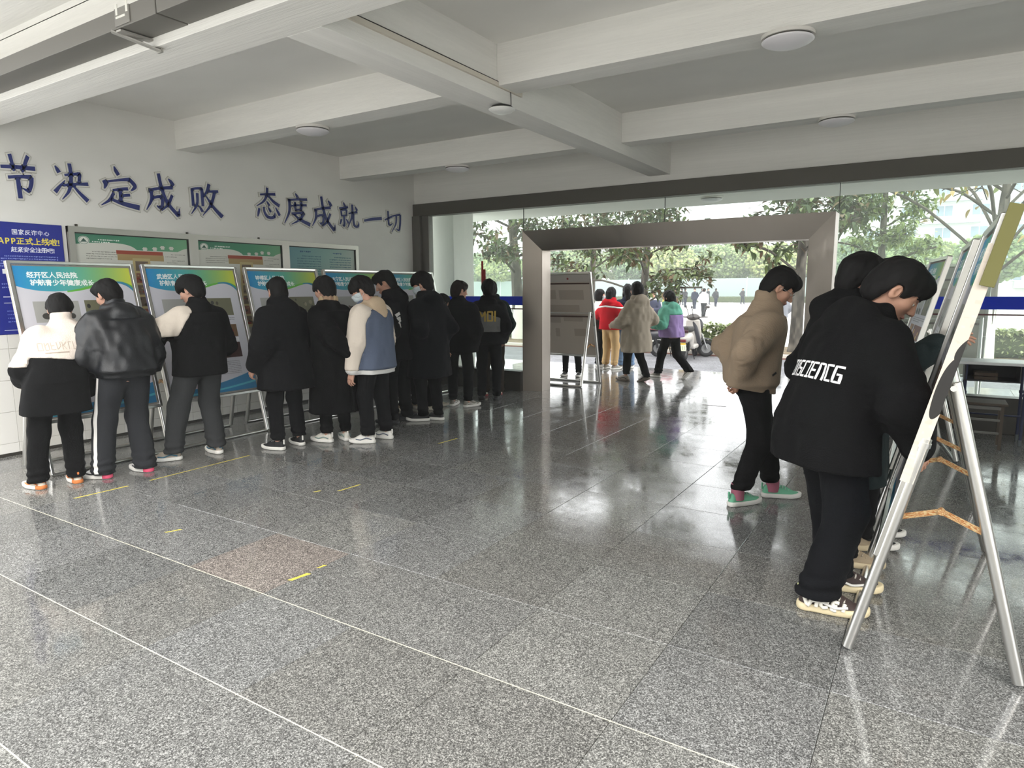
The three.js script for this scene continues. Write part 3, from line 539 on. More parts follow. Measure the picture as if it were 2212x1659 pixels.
const XL = -6.7, tones = ['#8a5a3a', '#6b2a22'], sheets = [courtSheet('经开区人民法院', '护航青少年健康成长', tones), courtSheet('武进区人民法院', '护航青少年健康成长', ['#7a2f26', '#6e5132']), courtSheet('钟楼区人民法院', '护航青少年健康成长', ['#5a4536', '#7a3a22']), courtSheet('天宁区人民法院', '护航青少年健康成长', tones)].map(sheetMat);
stand('display stand nearest the blue wall poster, behind the boy with the cream yoke', XL, 3.14, Math.PI / 2, sheets[0], 'display stands along the left wall');
stand('second display stand along the left wall, behind the boy with one cream sleeve', XL, 4.31, Math.PI / 2, sheets[1], 'display stands along the left wall');
stand('third display stand along the left wall, behind the boy in the wide black parka', XL, 5.5, Math.PI / 2, sheets[2], 'display stands along the left wall');
stand('fourth display stand along the left wall, behind the boy in cream and blue', XL, 6.69, Math.PI / 2, sheets[3], 'display stands along the left wall');
stand('display stand in the far left corner, last along the wall', XL, 7.87, Math.PI / 2, sheets[1], 'display stands along the left wall');
const standR = stand('display stand seen edge-on in the right foreground, steel legs spread', 0.085, 3.66, -Math.PI / 2, sheets[2], 'display stands on the right');
// a wrinkled paper edge and a wooden batten at the near side of that stand
{
  const paper = canvasTex(128, 1024, (c, w, h) => { c.fillStyle = '#cfc4b6'; c.fillRect(0, 0, w, h); for (let i = 0; i < 60; i++) { c.fillStyle = ['#d9d0c4', '#bfb2a3', '#c9b9a8'][i % 3]; c.globalAlpha = 0.5; c.fillRect(rr(-20, w), rr(0, h), rr(20, 80), rr(3, 16)); } c.globalAlpha = 1; c.fillStyle = '#2a2826'; c.beginPath(); c.moveTo(w, 380); c.bezierCurveTo(40, 430, 70, 470, w * 0.6, 470); c.bezierCurveTo(0, 520, 10, 640, 30, 700); c.bezierCurveTo(60, 760, 110, 720, w, 700); c.fill(); });
  const strip = mesh('paper_edge', (() => { const g = new THREE.PlaneGeometry(0.05, 0.98, 2, 40); const p = g.attributes.position; for (let i = 0; i < p.count; i++) p.setZ(i, 0.004 * noise(p.getX(i) * 30, p.getY(i) * 9, 2)); g.computeVertexNormals(); return merge([g]); })(), new THREE.MeshStandardMaterial({ map: paper, roughness: 0.8, side: THREE.DoubleSide }), standR, 'crumpled paper edge of the sheet');
  strip.rotation.order = 'ZYX'; strip.rotation.set(0, Math.PI / 2, 0); strip.rotateZ(TILT); strip.position.set(SW / 2 + 0.021, 1.28, zf(1.28) + 0.012);
  mesh('batten', bar(V(SW / 2 + 0.03, 1.6, zf(1.6) - 0.006), V(SW / 2 + 0.03, 1.9, zf(1.9) - 0.006), 0.012, 0.05, V(0, 0, 1)), M(0x6a6738, 0.75), standR, 'olive wooden batten at the top corner');
}
stand('middle display stand of the right-hand row, panel facing the bending boys', 0.05, 5.25, -Math.PI / 2 + 0.02, sheets[0], 'display stands on the right');
stand('farthest display stand on the right, teal-headed sheet before the grey board', -0.1, 7.62, -Math.PI / 2 + 0.13, sheets[3], 'display stands on the right');
// notice boards that stand outside with their backs to the hall
function backBoard(label, x, z, lx) {
  const t = stand(label, x, z, Math.PI, null); const back = t.children.find((c) => c.name === 'panel');
  const ghost = canvasTex(512, 700, (c, w, h) => { c.fillStyle = '#bdb3a8'; c.fillRect(0, 0, w, h); c.fillStyle = '#b2ada8'; c.fillRect(0, 0, w, 62); c.fillStyle = '#a89c90'; for (const r of [[40, 130, 150, 80], [220, 130, 230, 84], [70, 260, 330, 60], [60, 370, 150, 50], [240, 350, 180, 56], [70, 470, 30, 70], [150, 470, 40, 76], [330, 470, 110, 66]]) c.fillRect(...r); });
  const q = mesh('back_sheet', box(SW - 0.04, 1.37, 0.003), new THREE.MeshStandardMaterial({ map: ghost, roughness: 0.85 }), back, 'backing sheet with show-through of the print'); q.position.z = -0.009; q.rotation.y = Math.PI;
  for (const y of [-0.02, 0.54]) mesh('cross_strut', box(SW - 0.05, 0.022, 0.012, 0, y, -0.017), M(0x55403a, 0.5, { metalness: 0.4 }), back);
  const d = mesh('red_dot', new THREE.CylinderGeometry(0.018, 0.018, 0.004, 16).rotateX(Math.PI / 2), M(0x8c3a34, 0.6), back); d.position.set(lx, 0.62, -0.012);
  return t;
}
backBoard('notice board standing just outside the gate, its back to the hall', -5.28, 10.02, -0.12);
backBoard('grey notice board outside behind the right-hand window, crossed by the blue stripe', 0.02, 10.0, 0.3);

// ---------- boards and poster on the left wall ----------
function wallBoard(label, z0, z1, map, strip) {
  const w = z1 - z0, h = 1.2, t = thing('notice_board', label, 'notice board', W(-7.6, 1.07, (z0 + z1) / 2), Math.PI / 2, 'framed notice boards on the left wall');
  mesh('backing', box(w, h, 0.02, 0, h / 2, 0.012), boardBack, t);
  mesh('printed_sheet', box(w - 0.1, h - 0.1, 0.004, 0, h / 2, 0.025), sheetMat(map), t);
  for (const s of [-1, 1]) mesh('frame_side', box(0.06, h, 0.05, s * (w / 2 - 0.03), h / 2, 0.026), steelDull, t);
  for (const s of [0, 1]) mesh('frame_rail', box(w, 0.06, 0.05, 0, s ? h - 0.03 : 0.03, 0.027), steelDull, t);
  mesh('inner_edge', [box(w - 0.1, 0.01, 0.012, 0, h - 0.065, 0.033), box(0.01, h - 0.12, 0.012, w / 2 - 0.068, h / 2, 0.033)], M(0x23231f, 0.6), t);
  for (const s of strip) mesh('screw_lug', box(0.02, 0.03, 0.02, s * w, h + 0.01, 0.02), M(0x4a463f, 0.6), t);
}
wallBoard('framed notice board with green skyline heading next to the blue poster', 3.46, 4.83, greenSheet(), [-0.43, 0.46]);
wallBoard('framed notice board with green skyline heading, middle of the three on the wall', 4.83, 6.18, greenSheet(), [0.2]);
wallBoard('framed notice board with pale blue sheet at the far end of the wall', 6.18, 7.55, blueSheet, []);
{ const t = thing('wall_poster', 'dark blue wall poster with white and yellow lettering at the left edge', 'poster', W(-7.6, 1.19, 3.1), Math.PI / 2); mesh('poster_board', new RoundedBoxGeometry(0.64, 1.08, 0.012, 1, 0.003).translate(0, 0.54, 0.008), M(0x16267e, 0.5), t); mesh('printed_sheet', box(0.63, 1.07, 0.002, 0, 0.54, 0.0155), sheetMat(appPoster), t); }

// ---------- the wall motto: brush characters cut from board, x,y,width per point ----------
const BR = {
  节: '3,35,7 30,33,8 97,31,10|30,5,10 34,22,9 38,42,6|80,4,10 70,22,9 60,43,5|20,57,7 50,53,7 84,51,10|84,51,12 82,66,11 74,84,9|74,84,9 66,82,6 56,78,2|46,55,11 47,80,12 48,102,12',
  决: '12,14,3 17,22,9 22,31,11|6,84,11 18,70,8 36,50,2|36,36,6 60,31,7 80,27,9|79,27,9 77,40,9 74,54,8|52,3,10 54,30,10 52,55,10|52,55,10 44,78,8 24,102,2|30,64,7 65,57,7 101,53,10|58,62,5 74,80,9 96,100,12',
  定: '42,1,3 46,11,9 52,21,9|13,38,9 17,46,10 13,58,3|22,40,5 52,33,6 80,28,9|80,28,9 93,44,10 82,56,3|34,60,6 55,55,7 74,52,8|53,55,9 53,74,9 52,88,8|53,72,6 66,69,7 78,67,7|36,66,8 24,84,7 2,99,2|26,82,5 56,90,10 101,97,13',
  成: '14,44,6 48,36,7 82,31,9|20,42,9 19,66,8 3,93,2|24,62,6 38,58,7 51,57,8|51,57,9 49,76,8 43,86,7|43,86,7 38,84,5 33,80,2|44,0,9 50,34,9 64,70,9 94,101,10|94,101,9 97,93,6 98,82,2|80,50,8 66,74,7 46,92,2|72,10,3 79,17,9 86,26,9',
  败: '9,22,8 10,46,8 10,72,8|9,22,6 24,18,7 40,16,8|40,16,9 40,44,9 40,70,8|25,32,8 22,66,7 3,96,2|28,70,4 33,78,7 38,87,8|64,0,10 58,18,8 46,38,3|56,24,6 74,21,7 92,19,8|80,24,9 66,62,8 38,98,2|52,38,4 74,70,9 101,97,13',
  态: '20,24,6 50,20,7 82,17,9|50,0,9 47,22,9 34,42,7 4,60,2|52,24,5 72,40,9 97,52,11|45,42,3 50,48,7 56,55,8|14,66,8 10,80,8 6,92,3|32,60,8 34,76,8 44,90,9|44,90,9 60,92,9 74,88,9|74,88,8 76,82,6 76,74,2|49,60,3 54,66,7 60,74,8|80,58,3 88,70,8 96,82,9',
  度: '48,0,3 53,7,8 58,14,8|20,24,6 54,19,7 93,15,9|24,22,9 22,60,8 2,100,2|30,42,5 58,37,6 90,34,8|45,28,7 45,42,7 46,54,7|70,25,7 69,40,7 68,53,7|46,53,5 58,51,6 69,50,6|30,66,6 54,63,7 78,60,9|78,60,9 62,82,8 28,101,2|38,68,4 64,84,9 101,97,13',
  就: '25,2,3 29,9,8 33,16,8|4,26,6 26,22,7 48,18,8|13,34,7 14,44,7 15,54,7|13,34,5 26,31,6 40,29,7|40,29,8 39,40,7 38,52,6|15,53,5 26,51,6 38,50,6|27,54,9 27,74,9 27,92,9|27,92,8 23,90,6 17,87,2|14,66,8 10,76,7 5,86,3|37,64,3 42,71,7 47,79,8|50,42,6 70,37,7 94,32,9|69,6,9 68,46,9 42,98,2|74,42,9 73,66,9 76,86,9|76,86,9 86,89,9 97,87,9|97,87,8 99,80,6 99,70,2|83,12,3 88,19,8 94,27,9',
  一: '2,60,8 40,52,10 98,44,12',
  切: '2,52,6 22,44,7 46,34,8|22,14,9 23,42,9 25,70,9|25,70,8 34,70,7 47,62,3|48,32,6 70,27,7 94,23,9|94,23,10 92,56,10 86,88,9|86,88,9 78,88,6 66,82,2|70,30,9 66,62,8 40,99,2',
};
function brush(spec, grow, depth, z) {
  const out = [];
  for (const st of spec.split('|')) {
    const p = st.split(' ').map((q) => q.split(',').map(Number)), c = new THREE.CatmullRomCurve3(p.map(([x, y, w]) => V(x, -y, w))), n = 12, Lx = [], Rx = [];
    for (let i = 0; i <= n; i++) { const a = c.getPoint(i / n), b = c.getPoint(Math.min(1, i / n + 0.01)), d = c.getPoint(Math.max(0, i / n - 0.01)), tx = b.x - d.x, ty = b.y - d.y, l = Math.hypot(tx, ty) || 1, w = (a.z * 1.02) / 2 + grow, e = i === 0 ? -grow : i === n ? grow : 0; Lx.push(new THREE.Vector2(a.x + (tx / l) * e - (ty / l) * w, a.y + (ty / l) * e + (tx / l) * w)); Rx.push(new THREE.Vector2(a.x + (tx / l) * e + (ty / l) * w, a.y + (ty / l) * e - (tx / l) * w)); }
    out.push(new THREE.ExtrudeGeometry(new THREE.Shape([...Lx, ...Rx.reverse()]), { depth, bevelEnabled: false }).translate(0, 0, z));
  }
  return merge(out);
}
const inkBlue = M(0x17266c, 0.45), inkEdge = M(0xd6d4cd, 0.6), inkRim = M(0xb4b1aa, 0.7);
[['节', 2.93, 3.24, 2.51, 2.93], ['决', 3.37, 3.71, 2.54, 2.91], ['定', 3.82, 4.23, 2.51, 2.94], ['成', 4.3, 4.71, 2.48, 2.93], ['败', 4.84, 5.26, 2.5, 2.89], ['态', 5.76, 6.15, 2.53, 2.95], ['度', 6.2, 6.65, 2.51, 2.93], ['成', 6.68, 7.13, 2.48, 2.94], ['就', 7.2, 7.61, 2.52, 2.91], ['一', 7.72, 8.13, 2.5, 2.92], ['切', 8.18, 8.59, 2.53, 2.92]].forEach(([ch, z0, z1, y0, y1], i) => {
  const words = ['first and nearest', 'second', 'third', 'fourth', 'fifth, last before the wide gap', 'sixth, first after the wide gap', 'seventh', 'eighth', 'ninth', 'tenth, a single horizontal stroke', 'eleventh and last'][i];
  const t = thing('wall_character', 'blue brush-style wall character with pale outline, ' + words + ' of the motto', 'lettering', W(-7.6, y1, z0), Math.PI / 2, 'blue motto characters on the left wall');
  const s = (g) => g.scale((z1 - z0) / 100, (y1 - y0) / 100, 1);
  mesh('face', s(brush(BR[ch], 0, 0.004, 0.016)), inkBlue, t); mesh('outline', s(brush(BR[ch], 3.2, 0.006, 0.01)), inkEdge, t); mesh('backing', s(brush(BR[ch], 4.6, 0.01, 0.0)), inkRim, t);
});

// ---------- ceiling fittings ----------
const lampWhite = M(0xe4e1e4, 0.35), lampRing = M(0xd8d4ce, 0.4), lampGap = M(0x4a4844, 0.8);
function ceilingLamp(label, x, y, z) {
  const t = thing('ceiling_light', label, 'ceiling light', W(x, y, z), 0, 'round ceiling lights');
  mesh('base', new THREE.CylinderGeometry(0.165, 0.165, 0.022, 40).translate(0, -0.011, 0), lampRing, t);
  mesh('gap_ring', new THREE.CylinderGeometry(0.152, 0.152, 0.01, 40).translate(0, -0.027, 0), lampGap, t);
  mesh('diffuser', new THREE.LatheGeometry([[0.001, -0.075], [0.06, -0.072], [0.11, -0.063], [0.15, -0.046], [0.162, -0.036], [0.158, -0.031], [0.001, -0.031]].map(([a, b]) => new THREE.Vector2(a, b)), 40), lampWhite, t);
}
ceilingLamp('round ceiling light under the cross beam above the motto, over the left row of boys', -5.44, 3.23, 4.865);
ceilingLamp('small round ceiling light under the farther cross beam near the left corner', -5.52, 3.23, 7.4);
ceilingLamp('largest round ceiling light, on the underside of the near right-hand beam', -0.93, 3.23, 4.865);
ceilingLamp('round ceiling light under the second right-hand beam above the gate', -0.93, 3.23, 7.41);
ceilingLamp('faint round light under the canopy outside, seen through the glass above the gate', -3.0, 2.98, 10.5);
{ const t = thing('wireless_access_point', 'white saucer-shaped wireless unit hanging below the long ceiling beam', 'wireless unit', W(-3.155, 3.115, 4.86));
  mesh('housing', new THREE.LatheGeometry([[0.001, -0.068], [0.05, -0.066], [0.085, -0.055], [0.112, -0.038], [0.11, -0.032], [0.001, -0.032]].map(([a, b]) => new THREE.Vector2(a, b)), 36), M(0xe6e6e2, 0.3), t); mesh('mount', new THREE.LatheGeometry([[0.001, -0.032], [0.104, -0.032], [0.085, -0.012], [0.05, 0], [0.001, 0]].map(([a, b]) => new THREE.Vector2(a, b)), 36), M(0x24221f, 0.6), t); }
{ const t = thing('cable_conduit', 'slim white cable trunking with dark cable along the side of the long beam', 'cable trunking', W(-3.12, 3.24, 4.0));
  mesh('trunking', box(0.02, 0.034, 2.2, 0.01, 0, 0), M(0xcfc8bb, 0.6), t); mesh('cable', tube([V(0.012, 0.022, 1.1), V(0.012, 0.024, 0), V(0.012, 0.02, -1.08)], 0.005, 12, 6), M(0x2b2724, 0.6), t); mesh('drop_cable', tube([V(0.014, -0.01, -0.92), V(0.014, -0.07, -0.925), V(0.008, -0.13, -0.93), V(-0.02, -0.15, -0.9)], 0.004, 12, 6), M(0x1f1c1a, 0.6), t); }
{ const t = thing('shutter_rail', 'dark grey steel box rail running under the nearest ceiling beam, with a bracket', 'steel rail', W(-2.5, 3.17, 2.45));
  const railMat = M(0x6d6a64, 0.6, { metalness: 0.2 });
  mesh('rail', [new RoundedBoxGeometry(3.72, 0.11, 0.2, 1, 0.004).translate(-3.24 + 0.0, 0.055, 0)], railMat, t); mesh('rail', [new RoundedBoxGeometry(6.0, 0.115, 0.2, 1, 0.004).translate(1.63, 0.06, 0)], railMat, t);
  mesh('bracket', [box(0.05, 0.012, 0.24, -1.78, -0.012, -0.02), box(0.05, 0.075, 0.012, -1.74, -0.045, -0.13), bar(V(-1.86, 0.0, 0.1), V(-1.73, -0.075, -0.13), 0.045, 0.01, V(0, 1, 0))], M(0xa29f98, 0.5, { metalness: 0.5 }), t);
  mesh('cover_plate', new RoundedBoxGeometry(0.16, 0.1, 0.008, 1, 0.003).translate(-1.72, 0.06, 0.103), M(0x7b7872, 0.55), t); mesh('tape', [box(0.02, 0.06, 0.004, -1.77, 0.1, 0.108), box(0.1, 0.012, 0.004, -1.73, 0.055, 0.109), box(0.02, 0.06, 0.004, -1.66, 0.1, 0.108)], M(0xdcdad2, 0.6), t, 'scraps of white tape'); }

// ---------- floor tape ----------
const tape = M(0xcdbb4c, 0.75);
function tapeMark(label, x0, z0, x1, z1, w) { const L = Math.hypot(x1 - x0, z1 - z0), g = new THREE.PlaneGeometry(w, L, 1, 8).rotateX(-Math.PI / 2), p = g.attributes.position; for (let i = 0; i < p.count; i++) p.setX(i, p.getX(i) + 0.004 * noise(i * 1.7, x0, z0)); const e = new THREE.ExtrudeGeometry(new THREE.Shape([[-w / 2, -L / 2], [w / 2, -L / 2 + 0.01], [w / 2 - 0.004, 0], [w / 2, L / 2], [-w / 2 + 0.003, L / 2 - 0.012], [-w / 2 + 0.004, 0]].map(([a, b]) => new THREE.Vector2(a, b))), { depth: 0.0008, bevelEnabled: false }).rotateX(-Math.PI / 2);
  const m = mesh('floor_tape', e, tape); m.position.copy(W((x0 + x1) / 2, 0.0003, (z0 + z1) / 2)); m.rotation.y = Math.atan2(x1 - x0, -(z1 - z0)) ; tag(m, label, 'tape', 'yellow tape marks on the floor'); }
tapeMark('strip of yellow floor tape nearest the boy with the white trouser stripe', -5.58, 2.41, -5.56, 2.82, 0.022);
tapeMark('longest strip of worn yellow floor tape before the second display stand', -5.56, 3.0, -5.58, 4.0, 0.018);
tapeMark('torn scrap of yellow tape at the corner of the pinkish floor tile', -2.93, 2.3, -2.91, 2.43, 0.03);
tapeMark('small dab of yellow tape just past the torn scrap on the floor', -2.925, 2.5, -2.92, 2.56, 0.02);
tapeMark('short yellow tape dash on the floor before the middle of the row', -3.95, 3.62, -3.93, 3.85, 0.02);
tapeMark('short yellow tape dash near the shoes of the boy with the hands clasped', -4.1, 3.5, -4.08, 3.56, 0.02);
tapeMark('farthest short yellow tape dash, below the boy in the mask', -4.3, 5.35, -4.28, 5.65, 0.02);
tapeMark('tiny worn crumb of yellow tape on the dark tile left of the middle', -4.25, 2.36, -4.21, 2.46, 0.02);

// ---------- desks by the right-hand window ----------
{ const t = thing('desk', 'white-topped desk with a dark shelf under it against the right-hand window', 'desk', W(0.55, 0, 8.45)); const dark = M(0x26242a, 0.55), blue = M(0x1c2446, 0.5);
  mesh('desktop', new RoundedBoxGeometry(0.62, 0.03, 0.44, 2, 0.006).translate(0.02, 0.825, 0), M(0xe6e8ea, 0.3), t); mesh('shelf_box', [box(0.46, 0.012, 0.4, 0, 0.645, 0), box(0.46, 0.15, 0.012, 0, 0.72, -0.19), box(0.012, 0.16, 0.4, -0.23, 0.72, 0), box(0.012, 0.16, 0.4, 0.23, 0.72, 0)], dark, t, 'dark open shelf');
  for (const [x, z] of [[0.28, 0.16], [0.28, -0.16], [-0.22, 0.16], [-0.22, -0.16]]) { const l = mesh('leg', [rod(V(x, 0.06, z), V(x, 0.81, z), 0.014, 10), rod(V(x, 0.5, z), V(x, 0.53, z), 0.02, 10)], blue, t); mesh('foot', rod(V(x, 0, z), V(x, 0.06, z), 0.016, 10), M(0x555c60, 0.6), l); }
  mesh('stretcher', rod(V(-0.22, 0.3, 0.16), V(0.28, 0.3, 0.16), 0.009, 8), blue, t); }
{ const t = thing('side_table', 'low dark wooden table standing under the desk by the right-hand window', 'table', W(0.38, 0, 8.12)); const wd = M(0x4a4036, 0.7);
  mesh('tabletop', new RoundedBoxGeometry(0.5, 0.022, 0.34, 1, 0.004).translate(0.05, 0.45, 0), wd, t); for (const [x, z] of [[0.26, 0.13], [0.26, -0.13], [-0.16, 0.13], [-0.16, -0.13]]) mesh('leg', box(0.026, 0.44, 0.026, x, 0.22, z), wd, t); mesh('rail', [box(0.42, 0.02, 0.016, 0.05, 0.16, 0.13), box(0.42, 0.03, 0.016, 0.05, 0.41, 0.13), box(0.42, 0.02, 0.016, 0.05, 0.29, 0.13)], M(0x6c6a66, 0.5, { metalness: 0.4 }), t); }
for (const [n, y, x] of [['brown box lying in the dark shelf of the desk, lower one', 0.668, 0.5], ['brown box lying in the dark shelf of the desk, upper one', 0.708, 0.5]]) tag(mesh('cardboard_box', new RoundedBoxGeometry(0.2, 0.034, 0.2, 1, 0.004).translate(x, y, -8.4), M(0x4d4138, 0.85)), n, 'box');

// ---------- a red paddle held up behind the heads ----------
tag(mesh('red_banner', [new RoundedBoxGeometry(0.035, 0.36, 0.02, 1, 0.006).translate(-6.05, 1.86, -8.72), new RoundedBoxGeometry(0.05, 0.27, 0.02, 1, 0.006).translate(-6.03, 1.78, -8.74), rod(W(-6.04, 0, 8.73), W(-6.04, 1.7, 8.73), 0.009, 8)], M(0x9c1418, 0.5)), 'narrow red pennant on a thin pole in front of the left window pane', 'banner');
// ---------- people: one continuous skin body, hair and clothes as parts, all meshed from distance fields ----------
const clothBump = (() => { const a = pnoise(256, 128, 61), b = pnoise(256, 60, 62); return dataTex(256, (x, y) => { const v = 128 + (a(x, y) - 0.5) * 120 + (b(x, y) - 0.5) * 90; return [v, v, v]; }, false); })();
const clothBumpR = rep(clothBump, 5), fleeceBump = rep(clothBump, 2.2);
const cloth = (hex, extra = {}) => new THREE.MeshPhysicalMaterial({ color: hex, roughness: 0.93, specularIntensity: 0.3, bumpMap: clothBumpR, bumpScale: 0.0015, ...extra });
const fleece = (hex) => new THREE.MeshPhysicalMaterial({ color: hex, roughness: 1, bumpMap: fleeceBump, bumpScale: 0.0025, sheen: 0.25, sheenRoughness: 0.8, sheenColor: new THREE.Color(hex) });
const skins = [M(0xc29580, 0.62), M(0xb78a73, 0.62), M(0xcaa08a, 0.6)], hairMat = new THREE.MeshPhysicalMaterial({ color: 0x0a0808, roughness: 0.7, specularIntensity: 0.45 }), hairBrown = new THREE.MeshPhysicalMaterial({ color: 0x1c120d, roughness: 0.7, specularIntensity: 0.45 });
const C = { black: cloth(0x0b0b0c), black2: cloth(0x101012), ink: cloth(0x0d0e11), charcoal: cloth(0x2a2b2e), grey: cloth(0x373839), navy: cloth(0x1c2130), cream: cloth(0xd9cdbf), creamFleece: fleece(0xd9cdc2), beigeFleece: fleece(0x93806b), beige: cloth(0xc3ad92), denim: cloth(0x5a6376), white: cloth(0xdad8d4), red: cloth(0xb0121f), khaki: cloth(0xc2a274), mint: cloth(0x5f9c88), lavender: cloth(0x8f7aa8), coat: cloth(0x9d9384), green: cloth(0x12211f), brown: cloth(0x2a251f), slate: cloth(0x1f2829), puffer: new THREE.MeshStandardMaterial({ color: 0x121317, roughness: 0.42, bumpMap: clothBumpR, bumpScale: 0.001 }), hivis: cloth(0xd9cf5a), jeans: cloth(0x6d85a3), pink: cloth(0xc0757c) };

function skull(px, py, pz, nb) {
  const ax = Math.abs(px);
  let d = ell(px, py, pz, { x: 0, y: 0.03, z: -0.012 }, 0.075, 0.088, 0.096);
  d = smin(d, ell(px, py, pz, { x: 0, y: -0.042, z: 0.024 }, 0.058, 0.076, 0.064), 0.035);
  d = smin(d, Math.hypot(px, py + 0.1, pz - 0.066) - 0.019, 0.03);
  d = smin(d, Math.hypot(ax - 0.043, py + 0.022, pz - 0.056) - 0.022, 0.03);
  d = smin(d, cap(ax, py, pz, { x: 0.012, y: 0.022, z: 0.08 }, { x: 0.042, y: 0.019, z: 0.066 }, 0.011, 0.009), 0.014);
  d = smax(d, -(Math.hypot(ax - 0.031, py - 0.001, pz - 0.1) - 0.017), 0.012);
  d = smin(d, cap(px, py, pz, { x: 0, y: 0.008, z: 0.087 }, { x: 0, y: -0.032, z: 0.108 }, 0.008, 0.011), 0.01);
  d = smin(d, Math.hypot(ax - 0.011, py + 0.036, pz - 0.097) - 0.008, 0.008);
  d = smin(d, cap(ax, py, pz, { x: 0, y: -0.06, z: 0.09 }, { x: 0.02, y: -0.063, z: 0.078 }, 0.0075, 0.004), 0.007);
  d = smin(d, cap(ax, py, pz, { x: 0, y: -0.072, z: 0.088 }, { x: 0.016, y: -0.07, z: 0.079 }, 0.008, 0.004), 0.006);
  let e = ell(ax, py, pz, { x: 0.08, y: -0.008, z: -0.008 }, 0.011, 0.032, 0.02); e = smax(e, -(ell(ax, py, pz, { x: 0.089, y: -0.004, z: 0.0 }, 0.009, 0.018, 0.01)), 0.006);
  d = smin(d, e, 0.008);
  if (nb) d = smin(d, cap(px, py, pz, { x: 0, y: -0.05, z: -0.02 }, nb, 0.05, 0.06), 0.03);
  return d;
}
function hairField(kind, sd) {
  return (px, py, pz) => {
    const n = noise(px * 30 + sd, py * 14, pz * 30) * 0.006 + noise(px * 75, py * 30 + sd, pz * 75) * 0.003;
    let d = ell(px, py, pz, { x: 0, y: 0.034, z: -0.014 }, 0.09, 0.106, 0.113) - n; d = smin(d, ell(px, py, pz, { x: 0, y: -0.025, z: -0.04 }, 0.083, 0.085, 0.084) - n, 0.03);
    const back = pz < -0.046 ? -0.098 : pz < -0.022 ? lerp(-0.098, 0.016, (pz + 0.046) / 0.024) : pz < 0.016 ? 0.016 : pz < 0.036 ? -0.012 : pz < 0.055 ? lerp(-0.012, 0.03, (pz - 0.036) / 0.019) : 0.03;
    d = smax(d, back - py + noise(px * 55 + sd, 3, pz * 55) * 0.012, 0.012);
    if (kind === 'short') d = smin(d, ell(px, py, pz, { x: 0.01, y: 0.075, z: 0.05 }, 0.07, 0.05, 0.06) - n, 0.02);
    if (kind === 'bowl') d = smin(d, smax(ell(px, py, pz, { x: 0, y: 0.03, z: -0.006 }, 0.099, 0.112, 0.122) - n, (pz > 0.05 ? 0.01 : pz < -0.03 ? -0.08 : lerp(-0.08, 0.014, sstep(-0.03, -0.008, pz))) - py + noise(px * 60 + sd, 5, pz * 60) * 0.012, 0.014), 0.02);
    if (kind === 'long') { d = smin(d, cap(px, py, pz, { x: 0, y: 0, z: -0.06 }, { x: 0, y: -0.34, z: -0.1 }, 0.085, 0.05) - n * 1.6, 0.03); d = smin(d, cap(Math.abs(px), py, pz, { x: 0.066, y: 0.02, z: 0 }, { x: 0.078, y: -0.2, z: 0.02 }, 0.026, 0.018) - n, 0.03); }
    if (kind === 'bob') d = smin(d, smax(ell(px, py, pz, { x: 0, y: -0.02, z: -0.03 }, 0.1, 0.14, 0.095) - n, pz - 0.045, 0.01), 0.02);
    return d;
  };
}
const hairCache = {}, handCache = {};
const hairGeo = (kind, k, cell) => (hairCache[kind + k + cell] ||= nets(hairField(kind, k * 7.3), V(-0.15, kind === 'long' ? -0.42 : -0.18, -0.2), V(0.15, 0.17, 0.14), cell));
function handGeo(type, sx) {
  return (handCache[type + sx] ||= (() => {
    const curl = { relaxed: [0.35, 0.4, 0.45, 0.5], reach: [0.1, 0.3, 0.38, 0.45], fist: [1.25, 1.3, 1.3, 1.35], grip: [0.75, 0.8, 0.85, 0.9] }[type], bones = [];
    [[0.031, 0.094, 0.068], [0.011, 0.098, 0.078], [-0.01, 0.095, 0.073], [-0.03, 0.088, 0.058]].forEach(([x, y, L], i) => { let a = curl[i] * 0.6, p = V(x, y, 0); for (let k = 0; k < 3; k++) { const l = L * [0.45, 0.31, 0.24][k], q = V(p.x + (x * 0.12 * l) / 0.03, p.y + Math.cos(a) * l, p.z + Math.sin(a) * l); bones.push([p, q, 0.0092 - k * 0.0009, 0.0086 - k * 0.001]); p = q; a += curl[i] * 1.05; } });
    const th = [V(0.024, 0.018, 0.006), V(0.05, 0.05, 0.02), V(0.056, 0.078, 0.03), V(0.054, 0.1, 0.036)]; for (let k = 0; k < 3; k++) bones.push([th[k], th[k + 1], 0.0125 - k * 0.0015, 0.011 - k * 0.0015]);
    const f = (x, y, z) => { x *= sx; let d = smin(Math.hypot(Math.max(Math.abs(x) - 0.028, 0), Math.max(Math.abs(y - 0.05) - 0.036, 0), Math.max(Math.abs(z) - 0.003, 0)) - 0.0115, cap(x, y, z, { x: 0.018, y: 0.03, z: 0.006 }, { x: 0.028, y: 0.06, z: 0.008 }, 0.014, 0.01), 0.015); d = smin(d, cap(x, y, z, { x: 0, y: -0.05, z: 0 }, { x: 0, y: 0.02, z: 0 }, 0.027, 0.026), 0.02); let b = 1; for (const s of bones) b = Math.min(b, cap(x, y, z, s[0], s[1], s[2], s[3])); return smin(d, b, 0.007); };
    return nets(f, V(-0.085, -0.06, -0.04), V(0.085, 0.2, 0.1), 0.0042);
  })());
}
